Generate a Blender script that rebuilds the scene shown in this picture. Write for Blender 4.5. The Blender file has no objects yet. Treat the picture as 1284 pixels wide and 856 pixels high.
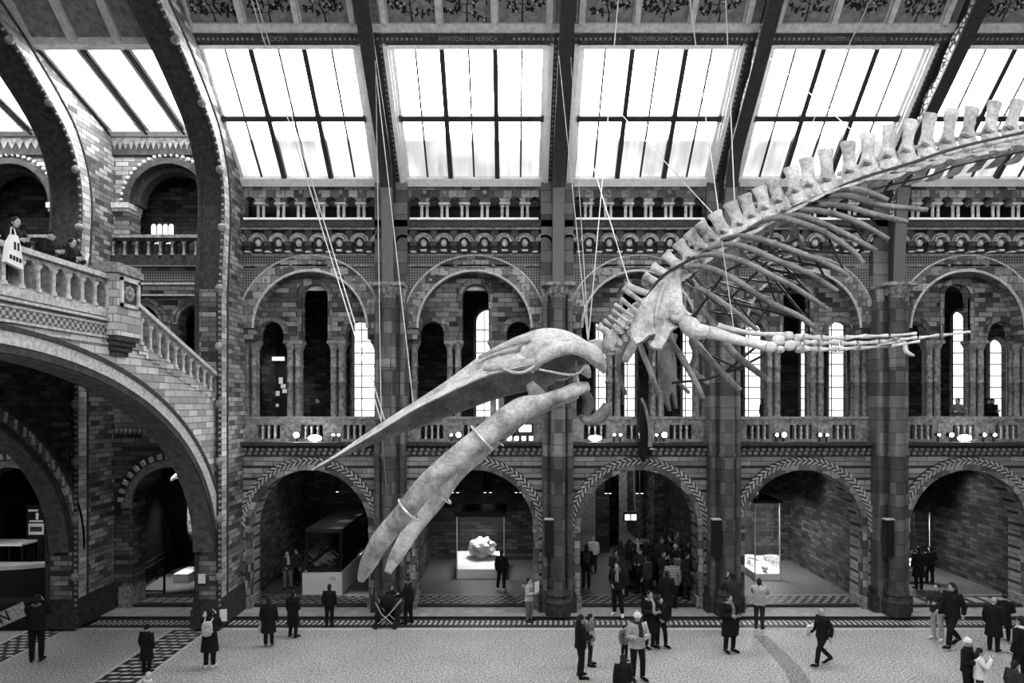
import bpy, bmesh, math, random
from mathutils import Vector, Matrix
PI = math.pi
rnd = random.Random(7)
SC = bpy.context.scene
COL = SC.collection
# ---------------------------------------------------------------- camera model (image taken as 1284 x 856)
FPX, CXP, HYP, HC = 856.0, 642.0, 505.0, 8.0
W = 26.3                                   # distance of the long arcade wall
def X(px, Y): return (px - CXP) * Y / FPX
def Z(py, Y): return HC + (HYP - py) * Y / FPX
def P(px, py, Y): return Vector((X(px, Y), Y, Z(py, Y)))
def YF(py, z=0.0): return (HC - z) * FPX / (py - HYP)   # distance of a point standing on level z

cam = bpy.data.cameras.new('camera'); co = bpy.data.objects.new('camera', cam); COL.objects.link(co)
co.location = (0, 0, HC); co.rotation_euler = (PI / 2, 0, 0)
cam.sensor_width = 36; cam.lens = 36 * FPX / 1284; cam.shift_y = (HYP - 428) / 1284
cam.clip_end = 300; SC.camera = co

# ---------------------------------------------------------------- mesh builder
def catmull(pts, n):
    out = []
    m = len(pts)
    for i in range(m - 1):
        p0 = pts[max(i - 1, 0)]; p1 = pts[i]; p2 = pts[i + 1]; p3 = pts[min(i + 2, m - 1)]
        for k in range(n):
            t = k / n
            out.append([0.5 * (2 * b + (c - a) * t + (2 * a - 5 * b + 4 * c - d) * t * t + (3 * b - a - 3 * c + d) * t ** 3)
                        for a, b, c, d in zip(p0, p1, p2, p3)])
    out.append(list(pts[-1]))
    return out

class MB:
    def __init__(s): s.v = []; s.f = []
    def add(s, vs, fs):
        o = len(s.v); s.v += [tuple(p) for p in vs]; s.f += [tuple(i + o for i in f) for f in fs]; return s
    def box(s, x0, x1, y0, y1, z0, z1):
        return s.add([(x0, y0, z0), (x1, y0, z0), (x1, y1, z0), (x0, y1, z0), (x0, y0, z1), (x1, y0, z1), (x1, y1, z1), (x0, y1, z1)],
                     [(0, 3, 2, 1), (4, 5, 6, 7), (0, 1, 5, 4), (1, 2, 6, 5), (2, 3, 7, 6), (3, 0, 4, 7)])
    def mbox(s, M, sx, sy, sz):
        h = [(x * sx / 2, y * sy / 2, z * sz / 2) for z in (-1, 1) for x, y in ((-1, -1), (1, -1), (1, 1), (-1, 1))]
        return s.add([M @ Vector(p) for p in h], [(0, 3, 2, 1), (4, 5, 6, 7), (0, 1, 5, 4), (1, 2, 6, 5), (2, 3, 7, 6), (3, 0, 4, 7)])
    def tube(s, pts, rad, n=8, wide=None, flat=1.0, cap=True):
        """round tube, or elliptical: radius along `wide`, radius*flat across it"""
        pts = [Vector(p) for p in pts]; m = len(pts)
        if not hasattr(rad, '__len__'): rad = [rad] * m
        vs = []; prev = None
        for i, p in enumerate(pts):
            t = (pts[min(i + 1, m - 1)] - pts[max(i - 1, 0)])
            if t.length < 1e-9: t = Vector((0, 0, 1))
            t.normalize()
            if wide is not None: a = Vector(wide) - t * t.dot(Vector(wide))
            elif prev is not None: a = prev - t * t.dot(prev)
            else: a = Vector((0, 0, 1)) - t * t.z if abs(t.z) < .9 else Vector((1, 0, 0)) - t * t.x
            if a.length < 1e-6: a = t.orthogonal()
            a.normalize(); prev = a; b = t.cross(a)
            r = rad[i]; ra, rb = (r if hasattr(r, '__len__') else (r, r * flat))
            for k in range(n):
                g = 2 * PI * k / n
                vs.append(p + a * (ra * math.cos(g)) + b * (rb * math.sin(g)))
        fs = []
        for i in range(m - 1):
            for k in range(n):
                k2 = (k + 1) % n
                fs.append((i * n + k, i * n + k2, (i + 1) * n + k2, (i + 1) * n + k))
        if cap:
            fs.append(tuple(range(n - 1, -1, -1))); fs.append(tuple((m - 1) * n + k for k in range(n)))
        return s.add(vs, fs)
    def lathe(s, prof, c, n=12, M=None):
        vs = []
        for r, z in prof:
            for k in range(n):
                g = 2 * PI * (k + .5) / n
                p = Vector((r * math.cos(g), r * math.sin(g), z))
                if M: p = M @ p
                vs.append(p + Vector(c))
        m = len(prof); fs = []
        for i in range(m - 1):
            for k in range(n):
                k2 = (k + 1) % n
                fs.append((i * n + k, i * n + k2, (i + 1) * n + k2, (i + 1) * n + k))
        fs.append(tuple(range(n - 1, -1, -1))); fs.append(tuple((m - 1) * n + k for k in range(n)))
        return s.add(vs, fs)
    def ball(s, c, r, nu=10, nv=7, M=None, p=1.0):
        """ellipsoid; p < 1 makes it boxier"""
        rx, ry, rz = r if hasattr(r, '__len__') else (r, r, r)
        f = lambda t: math.copysign(abs(t) ** p, t)
        vs = []; fs = []
        for j in range(nv + 1):
            la = -PI / 2 + PI * j / nv
            for i in range(nu):
                lo = 2 * PI * i / nu
                q = Vector((rx * f(math.cos(la)) * f(math.cos(lo)), ry * f(math.cos(la)) * f(math.sin(lo)), rz * f(math.sin(la))))
                if M: q = M @ q
                vs.append(q + Vector(c))
        for j in range(nv):
            for i in range(nu):
                i2 = (i + 1) % nu
                fs.append((j * nu + i, j * nu + i2, (j + 1) * nu + i2, (j + 1) * nu + i))
        return s.add(vs, fs)
    def prism(s, pts, fn, d0, d1):
        n = len(pts)
        vs = [fn(a, b, d0) for a, b in pts] + [fn(a, b, d1) for a, b in pts]
        fs = [tuple(range(n)), tuple(range(2 * n - 1, n - 1, -1))]
        for i in range(n):
            j = (i + 1) % n
            fs.append((i, i + n, j + n, j))
        return s.add(vs, fs)
    def plate(s, loops, fn, d0, d1):
        """flat plate with holes: loops of 2-D points, thickness d0..d1"""
        cu = bpy.data.curves.new('tmp', 'CURVE'); cu.dimensions = '2D'; cu.fill_mode = 'BOTH'; cu.extrude = .5
        for lp in loops:
            sp = cu.splines.new('POLY'); sp.points.add(len(lp) - 1); sp.use_cyclic_u = True
            for q, (a, b) in zip(sp.points, lp): q.co = (a, b, 0, 1)
        ob = bpy.data.objects.new('tmp', cu); me = bpy.data.meshes.new_from_object(ob)
        vs = [fn(v.co.x, v.co.y, d0 if v.co.z < 0 else d1) for v in me.vertices]
        fs = [tuple(p.vertices) for p in me.polygons]
        s.add(vs, fs)
        bpy.data.objects.remove(ob); bpy.data.curves.remove(cu); bpy.data.meshes.remove(me)
        return s
    def ring(s, c, r0, r1, a0, a1, fn, d0, d1, n=32):
        """part of a flat annulus, with thickness"""
        vs = []; fs = []
        for i in range(n + 1):
            g = a0 + (a1 - a0) * i / n; ca, sa = math.cos(g), math.sin(g)
            for r, d in ((r0, d0), (r1, d0), (r1, d1), (r0, d1)):
                vs.append(fn(c[0] + r * ca, c[1] + r * sa, d))
        for i in range(n):
            o = i * 4
            for k in range(4):
                k2 = (k + 1) % 4
                fs.append((o + k, o + k2, o + 4 + k2, o + 4 + k))
        fs.append((0, 1, 2, 3)); fs.append((n * 4 + 3, n * 4 + 2, n * 4 + 1, n * 4))
        return s.add(vs, fs)
    def mesh(s, name, mat, smooth=False):
        me = bpy.data.meshes.new(name); me.from_pydata(s.v, [], s.f)
        bm = bmesh.new(); bm.from_mesh(me)
        bmesh.ops.remove_doubles(bm, verts=bm.verts, dist=1e-5)
        bmesh.ops.recalc_face_normals(bm, faces=bm.faces)
        bm.to_mesh(me); bm.free()
        if mat: me.materials.append(mat)
        if smooth:
            me.polygons.foreach_set('use_smooth', [True] * len(me.polygons))
            if smooth != 'all':
                bm = bmesh.new(); bm.from_mesh(me)
                for e in bm.edges:
                    if len(e.link_faces) == 2 and e.calc_face_angle(0) > .9: e.smooth = False
                bm.to_mesh(me); bm.free()
        return me
    def build(s, name, mat, parent=None, smooth=False, local=False):
        o = bpy.data.objects.new(name, s.mesh(name, mat, smooth)); COL.objects.link(o)
        if parent:
            o.parent = parent
            if not local: o.location = -parent_loc(parent)
        return o
def parent_loc(p):
    v = Vector(p.location)
    while p.parent: p = p.parent; v += Vector(p.location)
    return v
FX = lambda a, b, d: (a, d, b)      # drawn in X-Z, thickness along Y
FY = lambda a, b, d: (d, a, b)      # drawn in Y-Z, thickness along X
FZ = lambda a, b, d: (a, b, d)
def tag(o, label=None, cat=None, group=None, kind=None):
    if label: o['label'] = label
    if cat: o['category'] = cat
    if group: o['group'] = group
    if kind: o['kind'] = kind
    return o
def empty(name, loc, label=None, cat=None, group=None, kind=None):
    o = bpy.data.objects.new(name, None); COL.objects.link(o); o.location = loc; o.empty_display_size = .2
    return tag(o, label, cat, group, kind)
def arch(cx, zs, r, z0, n=20):
    """outline of an arched opening, left foot first, going up and over"""
    return [(cx - r, z0)] + [(cx - r * math.cos(PI * i / n), zs + r * math.sin(PI * i / n)) for i in range(n + 1)] + [(cx + r, z0)]

# ---------------------------------------------------------------- materials (the photograph is black and white)
class NT:
    def __init__(s, name):
        m = bpy.data.materials.new(name); m.use_nodes = True; s.m = m; s.t = m.node_tree; s.n = s.t.nodes; s.l = s.t.links
        s.b = s.n['Principled BSDF']; s.b.inputs['Specular IOR Level'].default_value = .25
        s.tc = None
    def new(s, typ, **kw):
        nd = s.n.new(typ)
        for k, v in kw.items(): setattr(nd, k, v)
        return nd
    def link(s, a, b): s.l.new(a, b)
    def coord(s):
        if not s.tc: s.tc = s.n.new('ShaderNodeNewGeometry')
        return s.tc.outputs['Position']
    def ocoord(s):
        t = s.n.new('ShaderNodeTexCoord'); return t.outputs['Object']
    def math(s, op, a, b=None, c=None):
        nd = s.new('ShaderNodeMath', operation=op)
        for i, q in enumerate((a, b, c)):
            if q is None: continue
            if hasattr(q, 'is_linked'): s.link(q, nd.inputs[i])
            else: nd.inputs[i].default_value = q
        return nd.outputs[0]
    def mix(s, fac, a, b, mode='MIX'):
        nd = s.new('ShaderNodeMixRGB', blend_type=mode)
        for i, q in zip((0, 1, 2), (fac, a, b)):
            if hasattr(q, 'is_linked'): s.link(q, nd.inputs[i])
            elif i == 0: nd.inputs[0].default_value = q
            else: nd.inputs[i].default_value = (q, q, q, 1)
        return nd.outputs[0]
    def noise(s, scale, detail=3, rough=.6, vec=None):
        nd = s.new('ShaderNodeTexNoise'); nd.inputs['Scale'].default_value = scale; nd.inputs['Detail'].default_value = detail
        nd.inputs['Roughness'].default_value = rough; s.link(vec or s.coord(), nd.inputs['Vector']); return nd.outputs[0]
    def ramp(s, v, stops):
        nd = s.new('ShaderNodeValToRGB'); e = nd.color_ramp.elements
        while len(e) < len(stops): e.new(.5)
        for q, (p, c) in zip(e, stops): q.position = p; q.color = (c, c, c, 1)
        s.link(v, nd.inputs[0]); return nd.outputs[0]
    def wallvec(s):
        """2-D wall coordinate: X-Z on walls facing along Y, Y-Z on walls facing along X, X-Y on level faces"""
        g = s.tc or s.new('ShaderNodeNewGeometry'); s.tc = g
        sp = s.new('ShaderNodeSeparateXYZ'); s.link(g.outputs['Position'], sp.inputs[0])
        sn = s.new('ShaderNodeSeparateXYZ'); s.link(g.outputs['True Normal'], sn.inputs[0])
        ax = s.math('GREATER_THAN', s.math('ABSOLUTE', sn.outputs[0]), .6)
        u = s.math('ADD', s.math('MULTIPLY', sp.outputs[1], ax), s.math('MULTIPLY', sp.outputs[0], s.math('SUBTRACT', 1.0, ax)))
        az = s.math('GREATER_THAN', s.math('ABSOLUTE', sn.outputs[2]), .7)
        v = s.math('ADD', s.math('MULTIPLY', sp.outputs[1], az), s.math('MULTIPLY', sp.outputs[2], s.math('SUBTRACT', 1.0, az)))
        cb = s.new('ShaderNodeCombineXYZ'); s.link(u, cb.inputs[0]); s.link(v, cb.inputs[1]); return cb.outputs[0], u, v
    def out(s, col, rough=.8, bump=None, bd=.02):
        if hasattr(col, 'is_linked'): s.link(col, s.b.inputs['Base Color'])
        else: s.b.inputs['Base Color'].default_value = (col, col, col, 1)
        s.b.inputs['Roughness'].default_value = rough
        if bump is not None:
            bn = s.new('ShaderNodeBump'); bn.inputs['Distance'].default_value = bd; bn.inputs['Strength'].default_value = .8
            s.link(bump, bn.inputs['Height']); s.link(bn.outputs[0], s.b.inputs['Normal'])
        return s.m

def m_plain(name, c, rough=.7, var=.25, scale=6.0, metal=0.0):
    t = NT(name); n = t.noise(scale, 4)
    col = t.ramp(n, [(.3, c * (1 - var)), (.7, min(1, c * (1 + var)))])
    t.b.inputs['Metallic'].default_value = metal
    return t.out(col, rough)
def m_brick(name, lo, hi, mortar, bw=.52, bh=.175, grime=.5, stripes=None):
    t = NT(name); vec, u, v = t.wallvec()
    br = t.new('ShaderNodeTexBrick'); t.link(vec, br.inputs['Vector'])
    br.inputs['Color1'].default_value = (0, 0, 0, 1); br.inputs['Color2'].default_value = (1, 1, 1, 1); br.inputs['Mortar'].default_value = (.5, .5, .5, 1)
    br.inputs['Scale'].default_value = 1; br.inputs['Brick Width'].default_value = bw; br.inputs['Row Height'].default_value = bh
    br.inputs['Mortar Size'].default_value = .012; br.inputs['Bias'].default_value = 0
    tone = t.ramp(br.outputs[0], [(0, lo), (.55, (lo + hi) * .45), (1, hi)])
    n = t.noise(1.1, 5, .65)
    tone = t.mix(grime, tone, t.ramp(n, [(.3, .25), (.75, 1)]), 'MULTIPLY')
    n2 = t.noise(22, 3)
    tone = t.mix(.45, tone, t.ramp(n2, [(.3, .45), (.7, 1)]), 'MULTIPLY')
    if stripes:
        z0, per, w, k = stripes
        fr = t.math('FRACT', t.math('DIVIDE', t.math('SUBTRACT', v, z0), per))
        st = t.math('LESS_THAN', fr, w)
        tone = t.mix(st, tone, t.mix(1.0, tone, k, 'MULTIPLY'))
    tone = t.mix(t.math('MULTIPLY', br.outputs[1], .85), tone, mortar)
    return t.out(tone, .85, bump=t.math('SUBTRACT', 1.0, br.outputs[1]), bd=.012)
def m_check(name, a, b, size, rot=True, rough=.7):
    t = NT(name); vec, u, v = t.wallvec()
    if rot:
        p = t.math('ADD', u, v); q = t.math('SUBTRACT', u, v)
    else: p, q = u, v
    s1 = t.math('GREATER_THAN', t.math('FRACT', t.math('DIVIDE', p, size)), .5)
    s2 = t.math('GREATER_THAN', t.math('FRACT', t.math('DIVIDE', q, size)), .5)
    x = t.math('ABSOLUTE', t.math('SUBTRACT', s1, s2))
    col = t.mix(x, a, b)
    col = t.mix(.5, col, t.ramp(t.noise(14, 3), [(.3, .4), (.7, 1)]), 'MULTIPLY')
    return t.out(col, rough)
def m_emit(name, s, c=1.0):
    t = NT(name); t.b.inputs['Base Color'].default_value = (.8, .8, .8, 1)
    t.b.inputs['Emission Color'].default_value = (c, c, c, 1); t.b.inputs['Emission Strength'].default_value = s
    return t.m
def m_speck(name, lo, hi, scale):
    t = NT(name)
    n = t.noise(scale, 2, .7); n2 = t.noise(.6, 4)
    c = t.ramp(n, [(.36, lo), (.64, hi)])
    c = t.mix(.5, c, t.ramp(n2, [(.3, .6), (.7, 1)]), 'MULTIPLY')
    return t.out(c, .55)
def m_bone(name, lo, hi):
    t = NT(name); n = t.noise(2.2, 6, .7); n2 = t.noise(17, 4, .7)
    c = t.ramp(n, [(.3, lo), (.62, hi)])
    c = t.mix(.55, c, t.ramp(n2, [(.32, .35), (.6, 1)]), 'MULTIPLY')
    return t.out(c, .6, bump=n2, bd=.03)
def m_glass(name):
    t = NT(name)
    tr = t.new('ShaderNodeBsdfTransparent'); tr.inputs[0].default_value = (.9, .9, .9, 1)
    gl = t.new('ShaderNodeBsdfGlossy'); gl.inputs['Roughness'].default_value = .03
    fr = t.new('ShaderNodeFresnel'); fr.inputs[0].default_value = 1.4
    mx = t.new('ShaderNodeMixShader'); t.link(fr.outputs[0], mx.inputs[0]); t.link(tr.outputs[0], mx.inputs[1]); t.link(gl.outputs[0], mx.inputs[2])
    t.link(mx.outputs[0], t.n['Material Output'].inputs['Surface']); return t.m
def m_pane(name, s, streak, z_dim):
    """skylight glass lit by the sky behind it, its lower glow dimmed to paint the buildings beyond, with dirt streaks"""
    t = NT(name); sp = t.new('ShaderNodeSeparateXYZ'); t.link(t.coord(), sp.inputs[0])
    mp = t.new('ShaderNodeMapping'); mp.inputs['Scale'].default_value = (5, .35, .35); t.link(t.coord(), mp.inputs[0])
    n = t.noise(1.0, 5, .65, mp.outputs[0]); n2 = t.noise(.45, 3, .5)
    dirt = t.mix(.5, t.ramp(n, [(.3, 0), (.7, 1)]), t.ramp(n2, [(.42, 0), (.6, 1)]))
    low = t.math('MINIMUM', 1.0, t.math('MAXIMUM', 0.0, t.math('DIVIDE', t.math('SUBTRACT', z_dim, sp.outputs[2]), .35)))
    dim_low = t.math('DIVIDE', t.math('SUBTRACT', .52, t.math('MULTIPLY', dirt, streak)), s)  # dim buildings beyond and dirt streaks painted into the glow
    k = t.math('ADD', t.math('MULTIPLY', dim_low, low), t.math('SUBTRACT', 1.0, low))
    t.b.inputs['Base Color'].default_value = (.5, .5, .5, 1)
    t.b.inputs['Emission Color'].default_value = (1, 1, 1, 1)
    t.link(t.math('MULTIPLY', k, s), t.b.inputs['Emission Strength'])
    return t.m

M = {}
SKY = 9.0
M['brick'] = m_brick('pale_brick', .07, .6, .03, .52, .175, .6)
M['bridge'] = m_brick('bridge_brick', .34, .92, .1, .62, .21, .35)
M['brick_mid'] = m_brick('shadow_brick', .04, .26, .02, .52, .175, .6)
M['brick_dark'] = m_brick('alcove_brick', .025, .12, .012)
M['arcade'] = m_brick('striped_stone', .32, .66, .04, .8, .23, .6, (5.94 - .46 * 20, .46, .24, .14))
M['tymp'] = m_brick('tympanum_brick', .04, .56, .03, .55, .19, .6)
M['voussoir'] = m_brick('voussoir_stone', .07, .62, .03, .35, .3, .6)
M['stone'] = m_plain('terracotta_stone', .25, .85, .6, 7)
M['stone_l'] = m_plain('light_stone', .50, .8, .4, 9)
M['stone_d'] = m_plain('dark_stone', .045, .85, .5, 6)
M['shaft'] = m_brick('shaft_stone', .1, .3, .03, 3.0, .46, .6)
M['sill'] = m_plain('white_sill', .92, .6, .08)
M['diaper'] = m_check('diaper_tiles', .05, .26, .2)
M['check'] = m_check('chequer_tiles', .06, .5, .42, False)
M['iron'] = m_plain('dark_iron', .035, .5, .3)
M['iron_g'] = m_check('riveted_iron', .13, .18, .12, False, .5)
M['white'] = m_plain('white_paint', .9, .5, .12)
M['rafter'] = m_plain('rafter_paint', .55, .6, .25)
M['panel'] = m_plain('painted_panel', .2, .8, .4, 5)
M['leaf'] = m_plain('painted_leaf', .015, .8, .3)
M['blossom'] = m_plain('painted_blossom', .4, .8, .2)
M['branch'] = m_plain('painted_branch', .02, .8, .3)
M['pane'] = m_pane('skylight_glass', SKY, .42, 17.95)
M['pane2'] = m_pane('side_skylight_glass', SKY, .25, 18.72)
M['pane3'] = m_emit('near_skylight_glass', SKY * .46)
M['window'] = m_emit('daylit_window', .62)
M['lamp'] = m_emit('lamp_lens', 30)
M['lamp_big'] = m_emit('bright_lamp_lens', 160)
M['lamp_s'] = m_emit('downlight_lens', 2.2)
M['floor'] = m_speck('terrazzo_floor', .08, .74, 19)
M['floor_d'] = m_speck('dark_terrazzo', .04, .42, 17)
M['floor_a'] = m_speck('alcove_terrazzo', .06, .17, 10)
M['tile_l'] = m_plain('pale_tile', .5, .6, .3, 9)
M['tile_d'] = m_plain('dark_tile', .03, .6, .4, 9)
M['kerb'] = m_plain('stone_step', .33, .7, .25, 3)
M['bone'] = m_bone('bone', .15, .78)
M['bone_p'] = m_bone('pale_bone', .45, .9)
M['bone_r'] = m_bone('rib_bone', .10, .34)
M['strap'] = m_plain('steel_strap', .75, .3, .1, 5, .3)
M['rod'] = m_plain('black_rod', .02, .4, .2)
M['cable'] = m_plain('steel_cable', .55, .4, .1, 5, .3)
M['black'] = m_plain('black_paint', .008, .5, .2)
M['gloss'] = m_plain('black_gloss', .012, .12, .2)
M['glass'] = m_glass('case_glass')
M['plinth'] = m_plain('white_plinth', .78, .6, .06)
M['rock'] = m_bone('rough_rock', .15, .8)
M['c_black'] = m_plain('black_cloth', .008, .9, .4, 12)
M['c_dark'] = m_plain('charcoal_cloth', .03, .9, .5, 12)
M['c_mid'] = m_plain('grey_cloth', .16, .9, .4, 12)
M['c_light'] = m_plain('light_cloth', .45, .9, .3, 12)
M['c_white'] = m_plain('white_cloth', .8, .9, .12, 12)
M['c_print'] = m_check('printed_cloth', .03, .55, .12)
M['skin'] = m_plain('skin', .42, .6, .1, 12)
M['hair'] = m_plain('dark_hair', .012, .6, .4, 20)
M['hair_l'] = m_plain('pale_hair', .5, .6, .3, 20)
M['paper'] = m_plain('paper', .85, .8, .05)
M['scroll'] = None
def m_scroll():
    t = NT('gilded_scroll'); vo = t.new('ShaderNodeTexVoronoi', feature='DISTANCE_TO_EDGE'); vo.inputs['Scale'].default_value = 5.5
    t.link(t.coord(), vo.inputs['Vector'])
    return t.out(t.ramp(vo.outputs['Distance'], [(.10, .05), (.16, .8)]), .5)
M['scroll'] = m_scroll()
# ================================================================= THE LONG ARCADE WALL
PITCH = 6.33
COLX = [-10.94 + PITCH * i for i in range(6)]           # piers between the bays
BAYX = [-7.775 + PITCH * i for i in range(5)]           # bay centres
ORD = ['first', 'second', 'third', 'fourth', 'fifth', 'sixth']
HW = PITCH / 2
T2 = 26.95                                             # plane of the recessed gallery screen
def zc(py): return Z(py, W)
def S(mb, name, mat, parent=None, smooth=False):        # setting
    o = mb.build(name, mat, parent, smooth)
    if not parent: o['kind'] = 'structure'
    return o
def chevrons(mb, c, ra, rb, fn, d0, d1, n):
    for row in (0, 1):
        r0 = ra + (rb - ra) * (.04 + .5 * row); r1 = r0 + (rb - ra) * .42
        for i in range(n):
            a = PI * i / n; da = PI / n; sk = da * (.75 if row else -.75)
            q = []
            for r, g in ((r0, a + da * .1), (r0, a + da * .62), (r1, a + da * .62 + sk), (r1, a + da * .1 + sk)):
                q.append((c[0] + r * math.cos(g), c[1] + r * math.sin(g)))
            mb.prism(q, fn, d0, d1)

M['lun'] = m_check('lunette_lattice', .95, .45, .12)
for b, xc in enumerate(BAYX):
    # ---- ground storey
    ol = [(xc - HW, 0)] + arch(xc, 3.15, 2.3, 0, 28) + [(xc + HW, 0), (xc + HW, 5.94), (xc - HW, 5.94)]
    wl = S(MB().plate([ol], FX, W, W + 1.0), 'wall_back', M['arcade'])
    mb = MB(); mb.ring((xc, 3.15), 2.47, 2.78, 0, PI, FX, W - .05, W + .02, 36)
    S(mb, 'arch_band', M['stone_d'], wl)
    mb = MB(); chevrons(mb, (xc, 3.15), 2.48, 2.77, FX, W - .12, W, 40)
    S(mb, 'rope_moulding', M['stone_l'], wl)
    mb = MB(); mb.ring((xc, 3.15), 2.27, 2.48, 0, PI, FX, W - .09, W + .3, 36)
    for sx in (-1, 1): mb.box(xc + sx * 2.375 - .105, xc + sx * 2.375 + .105, W - .06, W + .3, 0, 3.15)
    S(mb, 'arch_roll', M['voussoir'], wl)
    mb = MB()
    for sx in (-1, 1): mb.box(xc + sx * 2.38 - .17, xc + sx * 2.38 + .17, W - .1, W + .9, .1, .55); mb.box(xc + sx * 2.38 - .14, xc + sx * 2.38 + .14, W - .08, W + .85, 3.02, 3.18)
    S(mb, 'impost', M['stone'], wl)
    # ---- frieze and ledge
    mb = MB().box(xc - HW, xc + HW, W - .05, W + .6, 5.94, 6.34); S(mb, 'frieze_band', M['stone_d'], wl)
    mb = MB()
    for i in range(26):
        x = xc - HW + .12 + i * (PITCH - .2) / 25.5
        for k in (0, 1): mb.ball((x + .06 * k, W - .06, 6.06 + .15 * k), (.085, .06, .075), 8, 5)
    S(mb, 'frieze_bosses', M['stone'], wl, True)
    mb = MB().box(xc - HW, xc + HW, W - .32, W + 1.6, 6.37, 6.5); mb.box(xc - HW, xc + HW, W - .14, W + .5, 6.3, 6.38)
    S(mb, 'ledge', M['stone_d'], wl)
    # ---- first-floor storey: outer skin with its great arch
    zs, zi = 10.89, 10.46
    ol = [(xc - HW, 6.5), (xc - 2.98, 6.5), (xc - 2.98, zi), (xc - 2.2, zi)] + arch(xc, zs, 2.2, zi, 28)[1:-1] + [(xc + 2.2, zi), (xc + 2.98, zi), (xc + 2.98, 6.5), (xc + HW, 6.5), (xc + HW, 13.28), (xc - HW, 13.28)]
    w2 = S(MB().plate([ol], FX, W, T2 + .05), 'wall_back', M['tymp'])
    mb = MB().ring((xc, zs), 2.24, 2.77, 0, PI, FX, W - .05, W + .02, 40); S(mb, 'arch_band', M['voussoir'], w2)
    mb = MB()
    for r, d in ((2.2, .055), (2.79, .04)):
        mb.tube([(xc + r * math.cos(PI * i / 40), W - .04, zs + r * math.sin(PI * i / 40)) for i in range(41)], d, 6)
    S(mb, 'arch_roll', M['stone_l'], w2, True)
    mb = MB()
    for i in range(21):
        g = PI * (i + .5) / 21; mb.ball((xc + 2.5 * math.cos(g), W - .06, zs + 2.5 * math.sin(g)), (.07, .05, .07), 6, 4)
    S(mb, 'arch_bosses', M['stone'], w2, True)
    # diaper panels beside and over the arch
    mb = MB()
    mb.box(xc - 2.75, xc + 2.75, W - .015, W + .01, 13.32 - .0, 13.66)
    for sx in (-1, 1):
        q = [(xc + sx * 2.72, 13.2), (xc + sx * 2.72, 12.05)] + [(xc + sx * 2.85 * math.cos(g), zs + 2.85 * math.sin(g)) for g in (math.radians(a) for a in (27, 33, 39, 45, 51))] + [(xc + sx * 1.75, 13.2)]
        mb.prism(q, FX, W - .012, W + .01)
    S(mb, 'diaper_panel', M['diaper'], w2)
    # recessed screen
    ap = 12.17
    ol = [(xc - 2.98, zi)]
    for dx, r, zz in ((-1.72, .48, 10.74), (0, .52, ap), (1.72, .48, 10.74)): ol += arch(xc + dx, zz, r, zi, 18)
    ol += [(xc + 2.98, zi), (xc + 2.98, 13.28), (xc - 2.98, 13.28)]
    w3 = S(MB().plate([ol], FX, T2, T2 + .4), 'wall_back', M['tymp'])
    mb = MB()
    for dx, r, zz in ((-1.72, .48, 10.74), (0, .52, ap), (1.72, .48, 10.74)):
        mb.ring((xc + dx, zz), r, r + .15, 0, PI, FX, T2 - .07, T2 + .1, 22)
        mb.tube([(xc + dx + (r + .19) * math.cos(PI * i / 20), T2 - .05, zz + (r + .19) * math.sin(PI * i / 20)) for i in range(21)], .035, 6)
        if dx == 0:
            for sx in (-1, 1): mb.box(xc + sx * (r + .075) - .075, xc + sx * (r + .075) + .075, T2 - .07, T2 + .1, zi, zz)
    S(mb, 'opening_surround', M['voussoir'], w3)
    if b < 3:
        lp = [(xc + .5 * math.cos(PI * (38 + 104 * i / 12) / 180), ap + .5 * math.sin(PI * (38 + 104 * i / 12) / 180)) for i in range(13)]
        S(MB().prism(lp, FX, T2 + .25, T2 + .3), 'lunette', M['lun'], w3)
    # ---- corbel table and cornice
    mb = MB().box(xc - HW, xc + HW, W, T2 + .6, 13.28, 15.06); w4 = S(mb, 'wall_back', M['stone_d'])
    mb = MB(); mb.box(xc - HW, xc + HW, W - .06, W + .1, 13.66, 13.73); mb.box(xc - HW, xc + HW, W - .05, W + .1, 13.26, 13.32)
    mb.box(xc - 2.75, xc + 2.75, W - .26, W + .1, 14.62, 14.7)
    S(mb, 'string_course', M['stone'], w4)
    mb = MB(); mc = MB(); mh = MB()
    for i in range(8):
        x = xc + (i - 3.5) * .775
        mb.ring((x, 14.12), .2, .29, .1, PI - .1, FX, W - .3, W - .02, 10)
        mb.ring((x, 14.12), .32, .37, .15, PI - .15, FX, W - .24, W - .02, 10)
        mh.ball((x, W - .13, 14.13), (.13, .12, .15), 8, 6); mh.box(x - .11, x + .11, W - .22, W - .02, 13.8, 13.87)
        xb = x + .3875
        mc.box(xb - .13, xb + .13, W - .28, W, 13.98, 14.16); mc.box(xb - .1, xb + .1, W - .2, W, 13.8, 13.98); mc.box(xb - .13, xb + .13, W - .22, W, 14.16, 14.62)
        mh.box(xb - .1, xb + .1, W - .3, W - .02, 13.74, 13.79)
    S(mb, 'corbel_arches', M['stone'], w4); S(mc, 'corbel_brackets', M['stone_d'], w4); S(mh, 'corbel_heads', M['stone_l'], w4)
    mb = MB().box(xc - HW, xc + HW, W - .3, W + .1, 14.72, 14.97); mb.box(xc - HW, xc + HW, W - .2, W, 14.68, 14.72)
    S(mb, 'cornice', M['stone_d'], w4)
    mb = MB().box(xc - 2.45, xc + 2.45, W - .34, W + .5, 14.97, 15.05); S(mb, 'sill', M['sill'], w4)
    # ---- little arcade under the eaves
    ol = [(xc - HW, 15.0), (xc - 2.56, 15.0)]
    for i in range(7):
        cx = xc + (i - 3) * .777
        a = arch(cx, 15.72, .225, 15.7, 10)
        ol += ([(xc - 2.56, 15.7)] if i == 0 else []) + a
    ol += [(xc + 2.56, 15.7), (xc + 2.56, 15.0), (xc + HW, 15.0), (xc + HW, 16.45), (xc - HW, 16.45)]
    w5 = S(MB().plate([ol], FX, W, W + .5), 'wall_back', M['voussoir'])
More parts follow.
